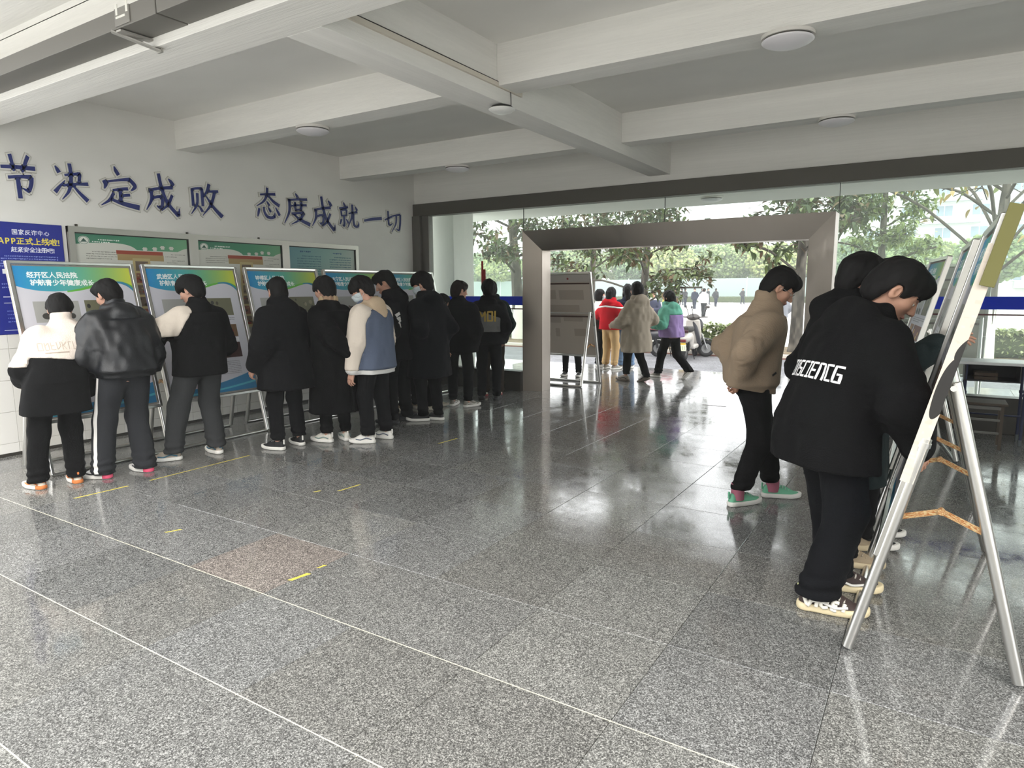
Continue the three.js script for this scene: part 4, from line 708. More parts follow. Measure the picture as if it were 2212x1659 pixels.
// shoes
const shoeLine = (x, z) => { const t = clamp((z + 0.04) / 0.205, 0, 1); return Math.hypot(x - 0.006 * Math.sin(t * 3), z - (-0.04 + 0.205 * t)) - (t < 0.6 ? lerp(0.037, 0.048, sstep(0, 0.6, t)) : lerp(0.048, 0.04, (t - 0.6) / 0.4)); };
const soleGeo = nets((x, y, z) => smax(shoeLine(x, z) - 0.004, Math.abs(y - 0.018 - 0.014 * sstep(0.12, 0.22, z)) - 0.018, 0.012), V(-0.07, -0.02, -0.1), V(0.07, 0.06, 0.24), 0.006);
const upperGeo = nets((x, y, z) => { const top = z < -0.02 ? 0.1 : z < 0.06 ? lerp(0.1, 0.098, (z + 0.02) / 0.08) : lerp(0.098, 0.05, sstep(0.06, 0.17, z)); return smax(smax(shoeLine(x, z) + 0.003 + 0.016 * (y / 0.1) * (y / 0.1) + (z > 0.02 ? 0.02 * sstep(0.04, 0.1, y) : 0), y - top, 0.03), 0.024 - y, 0.004); }, V(-0.07, 0.0, -0.1), V(0.07, 0.12, 0.24), 0.006);
const laceGeo = merge([0.045, 0.065, 0.085, 0.105].map((z, i) => tube([V(-0.026, 0.088 - i * 0.009, z), V(0, 0.1 - i * 0.01, z + 0.006), V(0.026, 0.088 - i * 0.009, z)], 0.0035, 6, 5)));
const heelTab = new RoundedBoxGeometry(0.016, 0.05, 0.012, 1, 0.004).translate(0, 0.085, -0.074);
const sidePatch = merge([-1, 1].map((s) => tube([V(s * 0.036, 0.045, -0.045), V(s * 0.043, 0.06, 0.01), V(s * 0.05, 0.042, 0.07), V(s * 0.046, 0.05, 0.12)], 0.006, 10, 5)));

const PROF = [[-2.2, 0.25, 0.185], [-1.2, 0.235, 0.175], [-0.5, 0.215, 0.165], [0, 0.2, 0.152], [0.3, 0.186, 0.142], [0.58, 0.196, 0.148], [0.7, 0.188, 0.142], [0.8, 0.158, 0.13], [0.88, 0.122, 0.112], [0.96, 0.094, 0.098], [1.04, 0.07, 0.08]];
function profile(t) { if (t <= PROF[0][0]) return PROF[0]; for (let i = 1; i < PROF.length; i++) if (t <= PROF[i][0]) { const a = PROF[i - 1], b = PROF[i], k = (t - a[0]) / (b[0] - a[0]); return [t, lerp(a[1], b[1], k), lerp(a[2], b[2], k)]; } return PROF[PROF.length - 1]; }
function ik(a, c, l1, l2, pole) {
  const d = c.clone().sub(a); let L = d.length(); const max = (l1 + l2) * 0.998; if (L > max) { d.multiplyScalar(max / L); L = max; }
  const u = d.clone().normalize(), x = (l1 * l1 - l2 * l2 + L * L) / (2 * L), y = Math.sqrt(Math.max(0, l1 * l1 - x * x)), p = pole.clone().addScaledVector(u, -pole.dot(u)).normalize();
  return [a.clone().addScaledVector(u, x).addScaledVector(p, y), a.clone().add(d)];
}
const v3 = (a) => V(a[0], a[1], a[2]);
function person(o) {
  const h = o.h || 1.72, s = h / 1.75, cell = o.cell || 0.014, root = thing('person', o.label, 'person', W(o.at[0], o.y || 0, o.at[1]), Math.PI - ((o.face || 0) * Math.PI) / 180, o.group);
  const feet = o.feet || [[0.11, 0, 0.12], [-0.11, 0, -0.12]], LEG = 0.485 * h, ank = 0.075 * s, ho = o.hip || [0, 0];
  const footP = feet.map(([x, z, yaw, lift = 0, pitch = 0]) => ({ x: x * 1, z, yaw, lift, pitch, ankle: V(x, ank + lift, z) }));
  let hipY = 0.525 * h - (o.crouch || 0);
  footP.forEach((f, i) => { const dx = f.x - (ho[0] + (i ? -1 : 1) * 0.09 * s), dz = f.z - ho[1]; hipY = Math.min(hipY, f.ankle.y + Math.sqrt(Math.max(0.1, LEG * LEG - dx * dx - dz * dz)) * 0.998); });
  const TL = 0.3 * h, lean = o.lean || 0, side = o.side || 0, ny = hipY + TL * Math.cos(lean), nx = TL * Math.sin(side), nz = TL * Math.sin(lean), tw = o.twist || 0, cs = 1 / Math.cos(Math.min(lean, 0.9) * 0.7);
  const tc = (t) => { const k = Math.max(t, 0); return [ho[0] + nx * t * (t < 0 ? 0.25 : 1), ho[1] + nz * Math.pow(k, 1.2) + (t < 0 ? nz * t * 0.12 : 0)]; };
  const rotT = (t, x, z) => { const a = tw * clamp(t, 0, 1), c = Math.cos(a), n = Math.sin(a); return [x * c + z * n, -x * n + z * c]; };
  const at = (t, x, z, y = 0) => { const [cx, cz] = tc(t), [a, b] = rotT(t, x, z); return V(cx + a, hipY + (ny - hipY) * t + y, cz + b); };
  const N = at(1, 0, -0.012);
  const hd = o.head || {}, hq = new THREE.Quaternion().setFromEuler(new THREE.Euler((hd.pitch || 0) + lean * 0.35, hd.yaw || 0, hd.roll || 0, 'YXZ'));
  const Hc = N.clone().add(V(0, 0.022 * s, 0.012 + 0.06 * Math.sin(lean))).add(V(0, 0.118 * s, 0.012).applyQuaternion(hq)), hs = s * (o.headScale || 1.0) * 1.04, HM = new THREE.Matrix4().compose(Hc, hq, V(hs, hs, hs)), HI = HM.clone().invert();
  const sh = [1, -1].map((k) => at(0.75, k * 0.162 * s, -0.005)), U = 0.165 * h, F = 0.148 * h;
  const arms = (o.arms || [{}, {}]).map((a, i) => { const k = i ? -1 : 1; const w = a.w ? v3(a.w) : V(sh[i].x + k * 0.05, hipY - 0.03 * s, sh[i].z + 0.05 - lean * 0.05); const [e, c] = ik(sh[i], w, U, F, a.pole ? v3(a.pole) : V(k * 0.35, 0, -1)); return { e, w: c, a }; });
  const hips = [1, -1].map((k) => V(ho[0] + k * 0.09 * s, hipY, ho[1])), legs = footP.map((f, i) => { const [kn, an] = ik(hips[i], f.ankle, LEG * 0.5, LEG * 0.5, V((i ? -1 : 1) * 0.15 + Math.sin(f.yaw) * 0.5, 0, 1)); return { kn, an, f }; });
  const skin = skins[o.skin || 0], far = cell > 0.02;
  // --- body
  const bodyParts = [nets((x, y, z) => skull(x, y, z, N.clone().add(V(0, -0.05, -0.01)).applyMatrix4(HI)), V(-0.12, -0.24, -0.16), V(0.12, 0.14, 0.15), o.face ? 0.0042 : far ? 0.012 : 0.0062).applyMatrix4(HM)];
  const inner = (x, y, z) => { const t = (y - hipY) / (ny - hipY); let d = 1; if (t > -0.3 && t < 1.05) { const [cx, cz] = tc(t), [, wx, wz] = profile(t), [a, b] = rotT(-t, x - cx, z - cz); d = (Math.hypot(a / wx, b / wz) - 1) * Math.min(wx, wz) + 0.035; } d = Math.max(d, (t - 1) * 0.5, (-0.2 - t) * 0.5); for (let i = 0; i < 2; i++) { d = smin(d, Math.min(cap(x, y, z, sh[i], arms[i].e, 0.04 * s, 0.034 * s), cap(x, y, z, arms[i].e, arms[i].w, 0.034 * s, 0.025 * s)), 0.04); d = smin(d, Math.min(cap(x, y, z, hips[i], legs[i].kn, 0.065 * s, 0.045 * s), cap(x, y, z, legs[i].kn, legs[i].an, 0.045 * s, 0.034 * s)), 0.04); } return d; };
  const reach = (pts, m) => { const b = new THREE.Box3(); pts.forEach((p) => b.expandByPoint(p)); return b.expandByScalar(m); };
  const all = reach([N, ...sh, ...hips, ...arms.flatMap((a) => [a.e, a.w]), ...legs.flatMap((l) => [l.kn, l.an])], 0.12);
  bodyParts.push(nets(inner, all.min, all.max, far ? 0.04 : 0.026));
  arms.forEach((a, i) => { if (far && !a.a.hand) return; const dir = a.w.clone().sub(a.e).normalize(), y = a.a.dir ? v3(a.a.dir).normalize() : dir, zz = a.a.palm ? v3(a.a.palm) : V(i ? 1 : -1, 0, -0.25); zz.addScaledVector(y, -zz.dot(y)).normalize(); const x = new THREE.Vector3().crossVectors(y, zz), m = new THREE.Matrix4().makeBasis(x, y, zz).scale(V(s, s, s)).setPosition(a.w.clone().addScaledVector(dir, 0.01)); bodyParts.push(handGeo(a.a.hand || 'relaxed', i ? 1 : -1).clone().applyMatrix4(m)); });
  mesh('body', merge(bodyParts), skin, root);
  // --- hair, face details
  if (o.hair !== 'none') mesh('hair', hairGeo(o.hair || 'short', o.hairSeed || 0, far ? 0.014 : 0.0062).clone().applyMatrix4(HM), o.hairMat || hairMat, root);
  const onHead = (name, g, m, label) => mesh(name, g.applyMatrix4(HM), m, root, label);
  if (o.face) {
    for (const k of [-1, 1]) { onHead('eye', new THREE.SphereGeometry(0.0115, 14, 10).translate(k * 0.031, -0.001, 0.0755), M(0xe8e2da, 0.25)); onHead('iris', new THREE.SphereGeometry(0.006, 12, 8).translate(k * 0.031, -0.002, 0.0826), M(0x1d120d, 0.2)); onHead('eyelid', new THREE.SphereGeometry(0.0128, 14, 8, 0, 6.3, 0, 1.25).rotateX(0.35).translate(k * 0.031, -0.001, 0.0752), skin); onHead('eyebrow', tube([V(k * 0.015, 0.022, 0.092), V(k * 0.032, 0.027, 0.086), V(k * 0.048, 0.021, 0.071)], 0.0036, 8, 6), hairMat); }
    onHead('lips', tube([V(-0.021, -0.066, 0.0815), V(-0.008, -0.064, 0.0945), V(0.008, -0.064, 0.0945), V(0.021, -0.066, 0.0815)], 0.0052, 10, 6), M(0x9a5f55, 0.5));
  }
  if (o.mask) { onHead('face_mask', nets((x, y, z) => smax(Math.min(skull(x, y, z) - 0.006, ell(x, y, z, { x: 0, y: -0.05, z: 0.06 }, 0.058, 0.055, 0.058)), Math.max(Math.abs(y + 0.055) - 0.046, 0.018 - z), 0.006) + 0.0015 * Math.sin(y * 420), V(-0.09, -0.13, 0.0), V(0.09, 0.02, 0.15), 0.0055), M(0xc3cdd0, 0.85), 'pale face mask'); for (const k of [-1, 1]) onHead('mask_loop', tube([V(k * 0.064, -0.03, 0.03), V(k * 0.078, -0.012, 0.0), V(k * 0.084, -0.03, -0.02), V(k * 0.07, -0.07, 0.022)], 0.0018, 10, 5), M(0xdedede, 0.8)); }
  if (o.glasses) { for (const k of [-1, 1]) onHead('glasses_rim', new THREE.TorusGeometry(0.022, 0.0014, 6, 24).scale(1, 0.8, 1).translate(k * 0.032, -0.004, 0.1), steelBright, 'thin metal rim'); onHead('glasses_bridge', tube([V(-0.012, 0, 0.102), V(0, 0.003, 0.108), V(0.012, 0, 0.102)], 0.0014, 6, 5), steelBright); for (const k of [-1, 1]) onHead('glasses_temple', tube([V(k * 0.054, 0.002, 0.1), V(k * 0.075, 0.004, 0.05), V(k * 0.083, 0.0, -0.01)], 0.0014, 8, 5), steelBright); }
  // --- trousers
  const P = o.pants || {}, pk = P.fit || 1, cuffY = (P.cuff ?? 0.055) * s;
  const pf = (x, y, z) => {
    let d = ell(x, y, z, { x: ho[0], y: hipY + 0.02 * s, z: ho[1] - 0.012 }, 0.172 * s, 0.17 * s, 0.132 * s);
    for (let i = 0; i < 2; i++) { const kn = legs[i].kn, an = legs[i].an, lo = V(an.x, an.y - 0.02, an.z - 0.005); d = smin(d, smin(cap(x, y, z, hips[i], kn, 0.098 * s * pk, 0.075 * s * pk), cap(x, y, z, kn, lo, 0.074 * s * pk, 0.06 * s * pk * (P.hem || 1)), 0.04), 0.05); }
    const fy = y / s; const fold = Math.sin(fy * 95 + 3 * noise(x * 9, y * 5, z * 9)) * sstep(0.3, 0.1, fy) * 0.006 + noise(x * 14, y * 7 + (o.hairSeed || 0) * 5, z * 14) * 0.008 + noise(x * 30, y * 12, z * 30) * 0.003;
    let lift = cuffY; for (let i = 0; i < 2; i++) if (footP[i].lift > 0.03) { const q = legs[i].an; if (Math.hypot(x - q.x, z - q.z) < 0.16 && y < q.y + 0.25) lift = q.y - 0.03; }
    return Math.max(d - fold, lift - y, y - hipY - 0.13 * s);
  };
  const lb = reach([...hips, ...legs.flatMap((l) => [l.kn, l.an])], 0.2); lb.min.y = cuffY - 0.03; lb.max.y = hipY + 0.2;
  mesh('trousers', nets(pf, lb.min, lb.max, cell), P.mat || C.black, root);
  if (P.stripe) { // side stripe down the outer seam of the left leg
    const L = legs[0], st = [[], []]; const line = [hips[0].clone().add(V(0, 0.05, -0.03)), L.kn.clone().add(V(0, 0, -0.03)), L.an.clone().add(V(0, 0.0, -0.03))]; const path = new THREE.CatmullRomCurve3(line), pts = []; for (let i = 0; i <= 20; i++) { const q = path.getPoint(i / 20); pts.push([q.y, q.z]); }
    const dir = V(-0.85, 0, 0.53).normalize(); mesh('trouser_stripe', merge(onto(pf, [pts], (a, b) => V(path.getPoint(0.5).x + 0.3, a, b - 0.13), dir, 0.034, 0.004)), C.white, root, 'cream side stripe');
  }
  // --- shoes
  const S = o.shoes || {};
  footP.forEach((f, i) => {
    const g = new THREE.Group(); g.name = 'shoe'; g.position.set(f.x, f.lift, f.z); g.rotation.order = 'YXZ'; g.rotation.y = f.yaw; g.rotation.x = f.pitch; const k = s * (S.size || 1) * 0.98; g.scale.set(k, k, k); root.add(g);
    mesh('sole', soleGeo, S.sole || lampWhite, g); mesh('upper', upperGeo, S.upper || C.black2, g); if (!far) { mesh('laces', laceGeo, S.lace || C.white, g); if (S.patch) mesh('side_patch', sidePatch, S.patch, g); if (S.tab) mesh('heel_tab', heelTab, S.tab, g); if (S.heel) mesh('heel_sole', nets((x, y, z) => smax(shoeLine(x, z) - 0.007, Math.max(Math.abs(y - 0.02) - 0.017, z + 0.02), 0.008), V(-0.07, -0.02, -0.1), V(0.07, 0.06, 0.0), 0.007), S.heel, g); }
    if (S.letters && i === S.lettersOn) S.letters(g);
  });
  if (o.socks) legs.forEach((l) => mesh('sock', rod(V(l.an.x, l.an.y - 0.03, l.an.z), V(l.an.x, l.an.y + 0.09, l.an.z), 0.046 * s, 14), o.socks, root));
  // --- jacket
  const J = o.top || {}, bk = J.bulk || 0, hemY = J.hem != null ? J.hem : hipY - 0.05 * s, wr = J.wrinkle ?? 0.01, sd = (o.hairSeed || 0) * 3.1 + h;
  const torso = (x, y, z) => {
    const t = (y - hipY) / (ny - hipY), [cx, cz] = tc(t); let [, wx, wz] = profile(t); const near = J.rib ? sstep(hemY + 0.07, hemY + 0.02, y) * 0.03 : 0; const fl = (J.flare || 0) * clamp((hipY + 0.1 - y) / 0.5, 0, 1.6);
    wx = wx * s + bk * (t > 0.85 ? 0.55 : 1) - near + fl; wz = (wz * s + bk * (t > 0.85 ? 0.55 : 1) - near + fl) * (t > 0 ? cs : 1);
    const [a, b] = rotT(-t, x - cx, z - cz), q = Math.pow(Math.pow(Math.abs(a / wx), 2.3) + Math.pow(Math.abs(b / wz), 2.3), 1 / 2.3);
    return Math.max((q - 1) * Math.min(wx, wz), (t - 1.05) * TL);
  };
  const slv = [0, 1].map((i) => { const w = arms[i].w.clone().lerp(arms[i].e, J.cuffBack ?? 0.06), r = J.sleeve || 1; return (x, y, z) => smin(cap(x, y, z, sh[i], arms[i].e, (0.076 * s + bk * 0.8) * r, (0.066 * s + bk * 0.7) * r), cap(x, y, z, arms[i].e, w, (0.066 * s + bk * 0.7) * r, (0.05 * s + bk * 0.45) * r), 0.03); });
  const folds = (x, y, z) => { let f = noise(x * 7 + sd, y * 4.5, z * 7) * wr + noise(x * 17, y * 9 + sd, z * 17) * wr * 0.55; if (J.puff) f += (Math.abs(Math.sin((y + 0.02 * noise(x * 6, y * 3, z * 6)) * (3.1416 / J.puff))) - 0.6) * 0.014; for (let i = 0; i < 2; i++) { const e = arms[i].e, r = Math.hypot(x - e.x, y - e.y, z - e.z); if (r < 0.22) f += (Math.abs(noise(x * 16 + sd, y * 24, z * 16)) - 0.3) * 0.022 * (1 - r / 0.22); } return f; };
  const hood = J.hood, hb = at(1, 0, -0.1 * s, -0.045 * s);
  const jf = (x, y, z) => {
    let d = torso(x, y, z); d = smin(d, Math.min(slv[0](x, y, z), slv[1](x, y, z)), 0.06 * s);
    if (J.collar) { const cy = y - N.y - J.collar * 0.4, r = Math.hypot(x - N.x - (y - N.y) * 0.0, z - N.z - 0.012 - cy * Math.sin(lean) * 0.6); d = smin(d, Math.hypot(Math.max(r - 0.062 * s, 0) === 0 ? Math.max(0.05 * s - r, 0) : r - 0.062 * s, Math.max(Math.abs(cy) - J.collar * 0.6, 0)) - 0.018, 0.02); }
    if (hood) { d = smin(d, smax(ell(x, y, z, hb, 0.135 * s * hood, 0.085 * s * hood, 0.085 * s), -(ell(x, y, z, { x: hb.x, y: hb.y + 0.06 * s, z: hb.z + 0.07 * s }, 0.085 * s, 0.08 * s, 0.075 * s)), 0.02), 0.025); d = smin(d, Math.hypot(Math.hypot(x - N.x, z - N.z - 0.01) - 0.086 * s, (y - N.y - 0.022) * 0.8) - 0.033 * s, 0.03); }
    if (J.extra) d = J.extra(d, x, y, z, { N, Hc, sh, arms, hipY, ny, hb, s });
    d = Math.max(d - folds(x, y, z), hemY + (J.hemTilt || 0) * z - y);
    if (J.slit) d = Math.max(d, -(Math.max(Math.abs(x - ho[0]) - 0.014, y - hemY - J.slit, z - ho[1] + 0.02)));
    return d;
  };
  const jb = reach([N.clone().add(V(0, 0.14, 0)), ...sh, hb, V(ho[0] + 0.25, hemY, ho[1]), V(ho[0] - 0.25, hemY, ho[1]), ...arms.flatMap((a) => [a.e, a.w])], 0.13 + bk); jb.expandByPoint(V(ho[0], hemY, ho[1] + 0.3 + bk)); jb.expandByPoint(V(ho[0], hemY, ho[1] - 0.3 - bk)); jb.expandByPoint(at(0.7, 0, -0.28 - bk)); jb.expandByPoint(at(0.7, 0, 0.28 + bk));
  const ctx = { slv, torso, N, hipY, ny, hemY, arms, sh, s, ho, Hc, at, hb };
  const regions = J.regions ? J.regions(ctx) : [['jacket', J.mat || C.black]];
  for (const [name, mat, r, label] of regions) mesh(name, nets(r ? (x, y, z) => Math.max(jf(x, y, z), r(x, y, z)) : jf, jb.min, jb.max, cell), mat, root, label);
  if (J.print) J.print(jf, root, ctx);
  if (o.more) o.more(root, ctx, HM);
  return root;
}
// ---------- the row of boys reading the displays along the left wall ----------
const sneaker = (sole, upper, extra = {}) => ({ sole, upper, ...extra });
const W8 = M(0xe2dfd8, 0.6), offWhite = M(0xcfc8b8, 0.7), pinkSole = M(0xd8506f, 0.5), orange = M(0xc9763c, 0.7), soleBlack = M(0x1a1a1c, 0.7), grey6 = M(0x8a857b, 0.8), tealMesh = M(0x3f6f86, 0.8), mintMesh = M(0x6fb592, 0.75), tan = M(0x8f7f68, 0.85), darkBrown = M(0x352723, 0.75);
const above = (f) => (x, y, z) => f(x, y, z) - y, below = (f) => (x, y, z) => y - f(x, y, z);
const wide = (spread, yawL, yawR, z = 0) => [[spread, z, yawL], [-spread, -z, -yawR]];
const reading = [{ w: [0.16, 0.98, 0.3], pole: [0.6, -0.3, -0.6] }, { w: [-0.16, 0.98, 0.3], pole: [-0.6, -0.3, -0.6] }];

person({ label: 'shortest boy at the left edge, jacket with cream yoke over black, orange sneakers', at: [-6.08, 2.53], face: -82, h: 1.66, lean: 0.34, side: -0.26, hip: [-0.05, 0], twist: 0.05, hair: 'bowl', hairSeed: 1, head: { pitch: 0.42, yaw: -0.3 }, cell: 0.012,
  feet: [[0.14, 0.02, 0.25], [-0.12, -0.02, -0.05]], arms: [{ w: [0.1, 0.86, 0.34], pole: [0.5, -0.6, -0.3] }, { w: [-0.34, 0.74, 0.2], pole: [-0.8, -0.3, -0.6] }], pants: { mat: C.black, fit: 1.12, hem: 1.15, cuff: 0.06 },
  shoes: sneaker(W8, offWhite, { heel: orange, patch: orange, tab: orange }),
  top: { hem: 0.62, bulk: 0.035, flare: 0.02, collar: 0.075, sleeve: 1.12, wrinkle: 0.011, regions: ({ slv, torso, hipY, ny }) => {
    const line = (x, y, z) => 1.07 + 0.02 * Math.sin(x * 3) - 0.08 * Math.max(0, -x) , cut = (x, y, z) => { const out = Math.min(slv[0](x, y, z), slv[1](x, y, z)) - torso(x, y, z); return out < 0 ? (x < 0 ? y - 0.9 + (z - 0.1) * 0.7 : y - 1.0) : y - line(x, y, z); };
    return [['jacket_yoke', C.creamFleece, (x, y, z) => -cut(x, y, z), 'cream yoke and upper sleeves'], ['jacket_body', C.black, cut, 'black lower jacket']]; },
    print: (jf, root, c) => { const L = [[[0, 0], [6, 0], [6, 9], [0, 9], [0, 0]], [[9, 9], [9, 0], [14, 0], [14, 9], [9, 5]], [[17, 9], [17, 0], [22, 0]], [[17, 5], [21, 5]], [[25, 9], [25, 0], [30, 4], [30, 9]], [[33, 0], [33, 9]], [[38, 0], [34, 5], [39, 9]], [[42, 0], [42, 9], [46, 9]], [[49, 9], [49, 0], [54, 0], [54, 9]]]; mesh('faint_lettering', merge(onto(jf, L, (x, y) => V(0.06 - x * 0.0048, 1.175 + y * 0.0066, -0.4), V(0, -0.12, 1).normalize(), 0.0055, 0.0015)), M(0xb8a99b, 0.9), root, 'faint outlined lettering on the yoke'); mesh('small_line', merge(onto(jf, [[[8, -3], [40, -3]]], (x, y) => V(0.06 - x * 0.0048, 1.17 + y * 0.0066, -0.4), V(0, -0.12, 1).normalize(), 0.008, 0.0015)), M(0xa89a8d, 0.9), root); } } });

person({ label: 'boy in a glossy black puffer jacket and grey track pants with cream side stripe', at: [-5.93, 3.0], face: -88, h: 1.78, lean: 0.26, side: -0.06, hip: [-0.06, 0], hair: 'short', hairSeed: 2, head: { pitch: 0.35, yaw: 0.25 }, cell: 0.012,
  feet: [[0.17, 0.05, 0.5], [-0.15, -0.04, 0.12]], arms: [{ w: [0.14, 0.98, 0.34], pole: [0.5, -0.8, -0.2] }, { w: [-0.32, 0.78, 0.16], pole: [-0.7, -0.3, -0.7] }], pants: { mat: C.charcoal, fit: 1.2, hem: 1.25, cuff: 0.04, stripe: true },
  shoes: sneaker(W8, M(0xc9c6c4, 0.6), { heel: pinkSole, patch: soleBlack, tab: soleBlack }),
  top: { mat: C.puffer, hem: 0.87, bulk: 0.06, hood: 1.15, collar: 0.09, rib: true, wrinkle: 0.02, sleeve: 1.12, print: (jf, root, c) => { for (const dz of [0, 0.028]) mesh('sleeve_piping', merge(onto(jf, [[[0, 0.1], [0.06, 0.02], [0.1, -0.1], [0.12, -0.24]]], (a, b) => V(0.6, c.sh[0].y + b + 0.01, c.sh[0].z - 0.03 - dz + a * 0.3), V(-1, -0.25, 0.25).normalize(), 0.011, 0.004)), C.white, root, 'white piping on the sleeve'); } } });

person({ label: 'boy with one cream sleeve on a black jacket, legs apart in grey track pants', at: [-5.98, 3.74], face: -86, h: 1.82, lean: 0.12, side: -0.1, hip: [-0.06, 0], hair: 'bowl', hairSeed: 3, head: { pitch: 0.35, yaw: 0.55 }, cell: 0.012,
  feet: [[0.24, 0.06, 0.95], [-0.16, -0.02, -0.1]], arms: [{ w: [0.24, 1.08, 0.24], pole: [1, -0.5, -0.1], hand: 'grip' }, { w: [-0.18, 0.98, 0.24], pole: [-0.8, -0.3, -0.5] }], pants: { mat: C.grey, fit: 1.2, hem: 1.15, cuff: 0.07 },
  shoes: sneaker(W8, M(0xa79c8e, 0.8), { heel: W8, patch: tealMesh, tab: tealMesh }),
  top: { hem: 0.8, bulk: 0.04, collar: 0.05, wrinkle: 0.012, sleeve: 1.1, regions: ({ slv, torso, arms }) => { const e = arms[0].e, m = (x, y, z) => Math.max(slv[0](x, y, z) - torso(x, y, z), e.y - 0.02 - y); return [['jacket_body', C.black, (x, y, z) => -m(x, y, z)], ['sleeve', C.cream, m, 'cream sleeve']]; } } });

person({ label: 'boy in a wide black parka with white-soled black sneakers, third display behind him', at: [-5.52, 4.44], face: -92, h: 1.77, lean: 0.06, hair: 'short', hairSeed: 4, head: { pitch: 0.3, yaw: -0.35 }, cell: 0.012,
  feet: [[0.13, 0.02, 0.15], [-0.13, 0.0, -0.3]], arms: [{ w: [0.27, 0.86, 0.14], pole: [0.6, 0, -1] }, { w: [-0.34, 0.83, 0.1], pole: [-0.6, 0, -1], hand: 'grip' }], pants: { mat: C.black2, fit: 1.05, cuff: 0.1 },
  shoes: sneaker(W8, soleBlack, { tab: W8 }), top: { mat: C.black2, hem: 0.62, bulk: 0.05, flare: 0.03, collar: 0.085, hood: 1.05, wrinkle: 0.011, sleeve: 1.12 } });

person({ label: 'boy in a knee-length black coat with a plaid scarf, hands clasped behind his back', at: [-5.32, 4.9], face: -93, h: 1.78, lean: 0.08, hair: 'bowl', hairSeed: 5, head: { pitch: 0.25, yaw: 0.02 }, cell: 0.012,
  feet: [[0.09, 0.06, 0.1], [-0.08, -0.05, -0.55]], arms: [{ w: [0.07, 0.95, -0.33], pole: [1, 0.1, -0.3], hand: 'grip', dir: [-0.8, -0.55, -0.1], palm: [0, 0, -1] }, { w: [-0.07, 0.95, -0.33], pole: [-1, 0.1, -0.3], hand: 'grip', dir: [0.8, -0.55, -0.1], palm: [0, 0, -1] }], pants: { mat: C.black, fit: 0.98, cuff: 0.1 },
  shoes: sneaker(W8, M(0xcfcbc0, 0.8), { patch: M(0x7f9490, 0.8), tab: W8 }), top: { mat: C.black, hem: 0.33, bulk: 0.05, flare: 0.01, collar: 0.03, wrinkle: 0.009, slit: 0.3, cuffBack: 0.1 },
  more: (root, c) => mesh('scarf', nets((x, y, z) => Math.hypot(Math.hypot(x - c.N.x, z - c.N.z - 0.01) - 0.075, (y - c.N.y - 0.035 - 0.15 * (c.N.z - z) * 0.3) * 0.62) - 0.024 - 0.004 * Math.sin(Math.atan2(z - c.N.z, x - c.N.x) * 9 + y * 60), V(c.N.x - 0.13, c.N.y - 0.06, c.N.z - 0.13), V(c.N.x + 0.13, c.N.y + 0.12, c.N.z + 0.14), 0.008), new THREE.MeshStandardMaterial({ roughness: 1, map: dataTex(128, (x, y) => { const a = x % 42 < 14, b = y % 42 < 14; return a && b ? [90, 62, 58] : a ? [150, 122, 98] : b ? [108, 84, 92] : [184, 160, 126]; }), bumpMap: clothBump, bumpScale: 0.002 }), root, 'beige and plum plaid scarf') });

person({ label: 'boy in a hooded jacket of slate blue with cream sleeves and beige hood', at: [-4.95, 5.13], face: -99, h: 1.79, lean: 0.1, hair: 'bowl', hairSeed: 6, head: { pitch: 0.42, yaw: 0.5 }, mask: true, cell: 0.011,
  feet: [[0.13, 0.03, 0.35], [-0.13, -0.03, -0.1]], arms: [{ w: [0.27, 0.76, 0.1], pole: [0.6, 0, -1] }, { w: [-0.24, 0.82, 0.16], pole: [-0.7, 0, -1] }], pants: { mat: C.black2, fit: 1.08, hem: 1.05, cuff: 0.09 },
  shoes: sneaker(W8, W8, { patch: M(0x5d6675, 0.8), tab: W8 }),
  top: { hem: 0.74, bulk: 0.045, collar: 0.0, wrinkle: 0.012, rib: true, sleeve: 1.12, regions: ({ slv, torso, hb, N, hemY, at, arms, s }) => {
    const sl = (x, y, z) => Math.min(slv[0](x, y, z), slv[1](x, y, z)) - torso(x, y, z) + 0.012, hd = (x, y, z) => { const c = at(0.95, 0, -0.15); return Math.max(Math.max(N.y - 0.16 - y, z - N.z - 0.02 + (y - N.y) * 0.2), Math.abs(x - N.x) * 0.9 + (N.y - 0.02 - y) - 0.15) ; }, rib = (x, y, z) => y - hemY - 0.045;
    return [['jacket_body', C.denim, (x, y, z) => Math.max(-sl(x, y, z), -hd(x, y, z), -rib(x, y, z))], ['sleeves', C.cream, (x, y, z) => Math.max(sl(x, y, z), -hd(x, y, z), -rib(x, y, z) ), 'cream sleeves'], ['hood', C.beige, (x, y, z) => Math.max(hd(x, y, z), -rib(x, y, z)), 'pointed beige hood'], ['hem_band', C.white, rib, 'white ribbed hem']]; },
    extra: (d, x, y, z, c) => { const hx = c.hb.x, hy = c.N.y - 0.06, hz = c.N.z - 0.105; return smin(d, smax(ell(x, y, z, { x: hx, y: hy, z: hz + 0.03 }, 0.13, 0.12, 0.085), Math.abs(x - hx) * 0.75 - (y - hy + 0.125), 0.02), 0.02); } } });

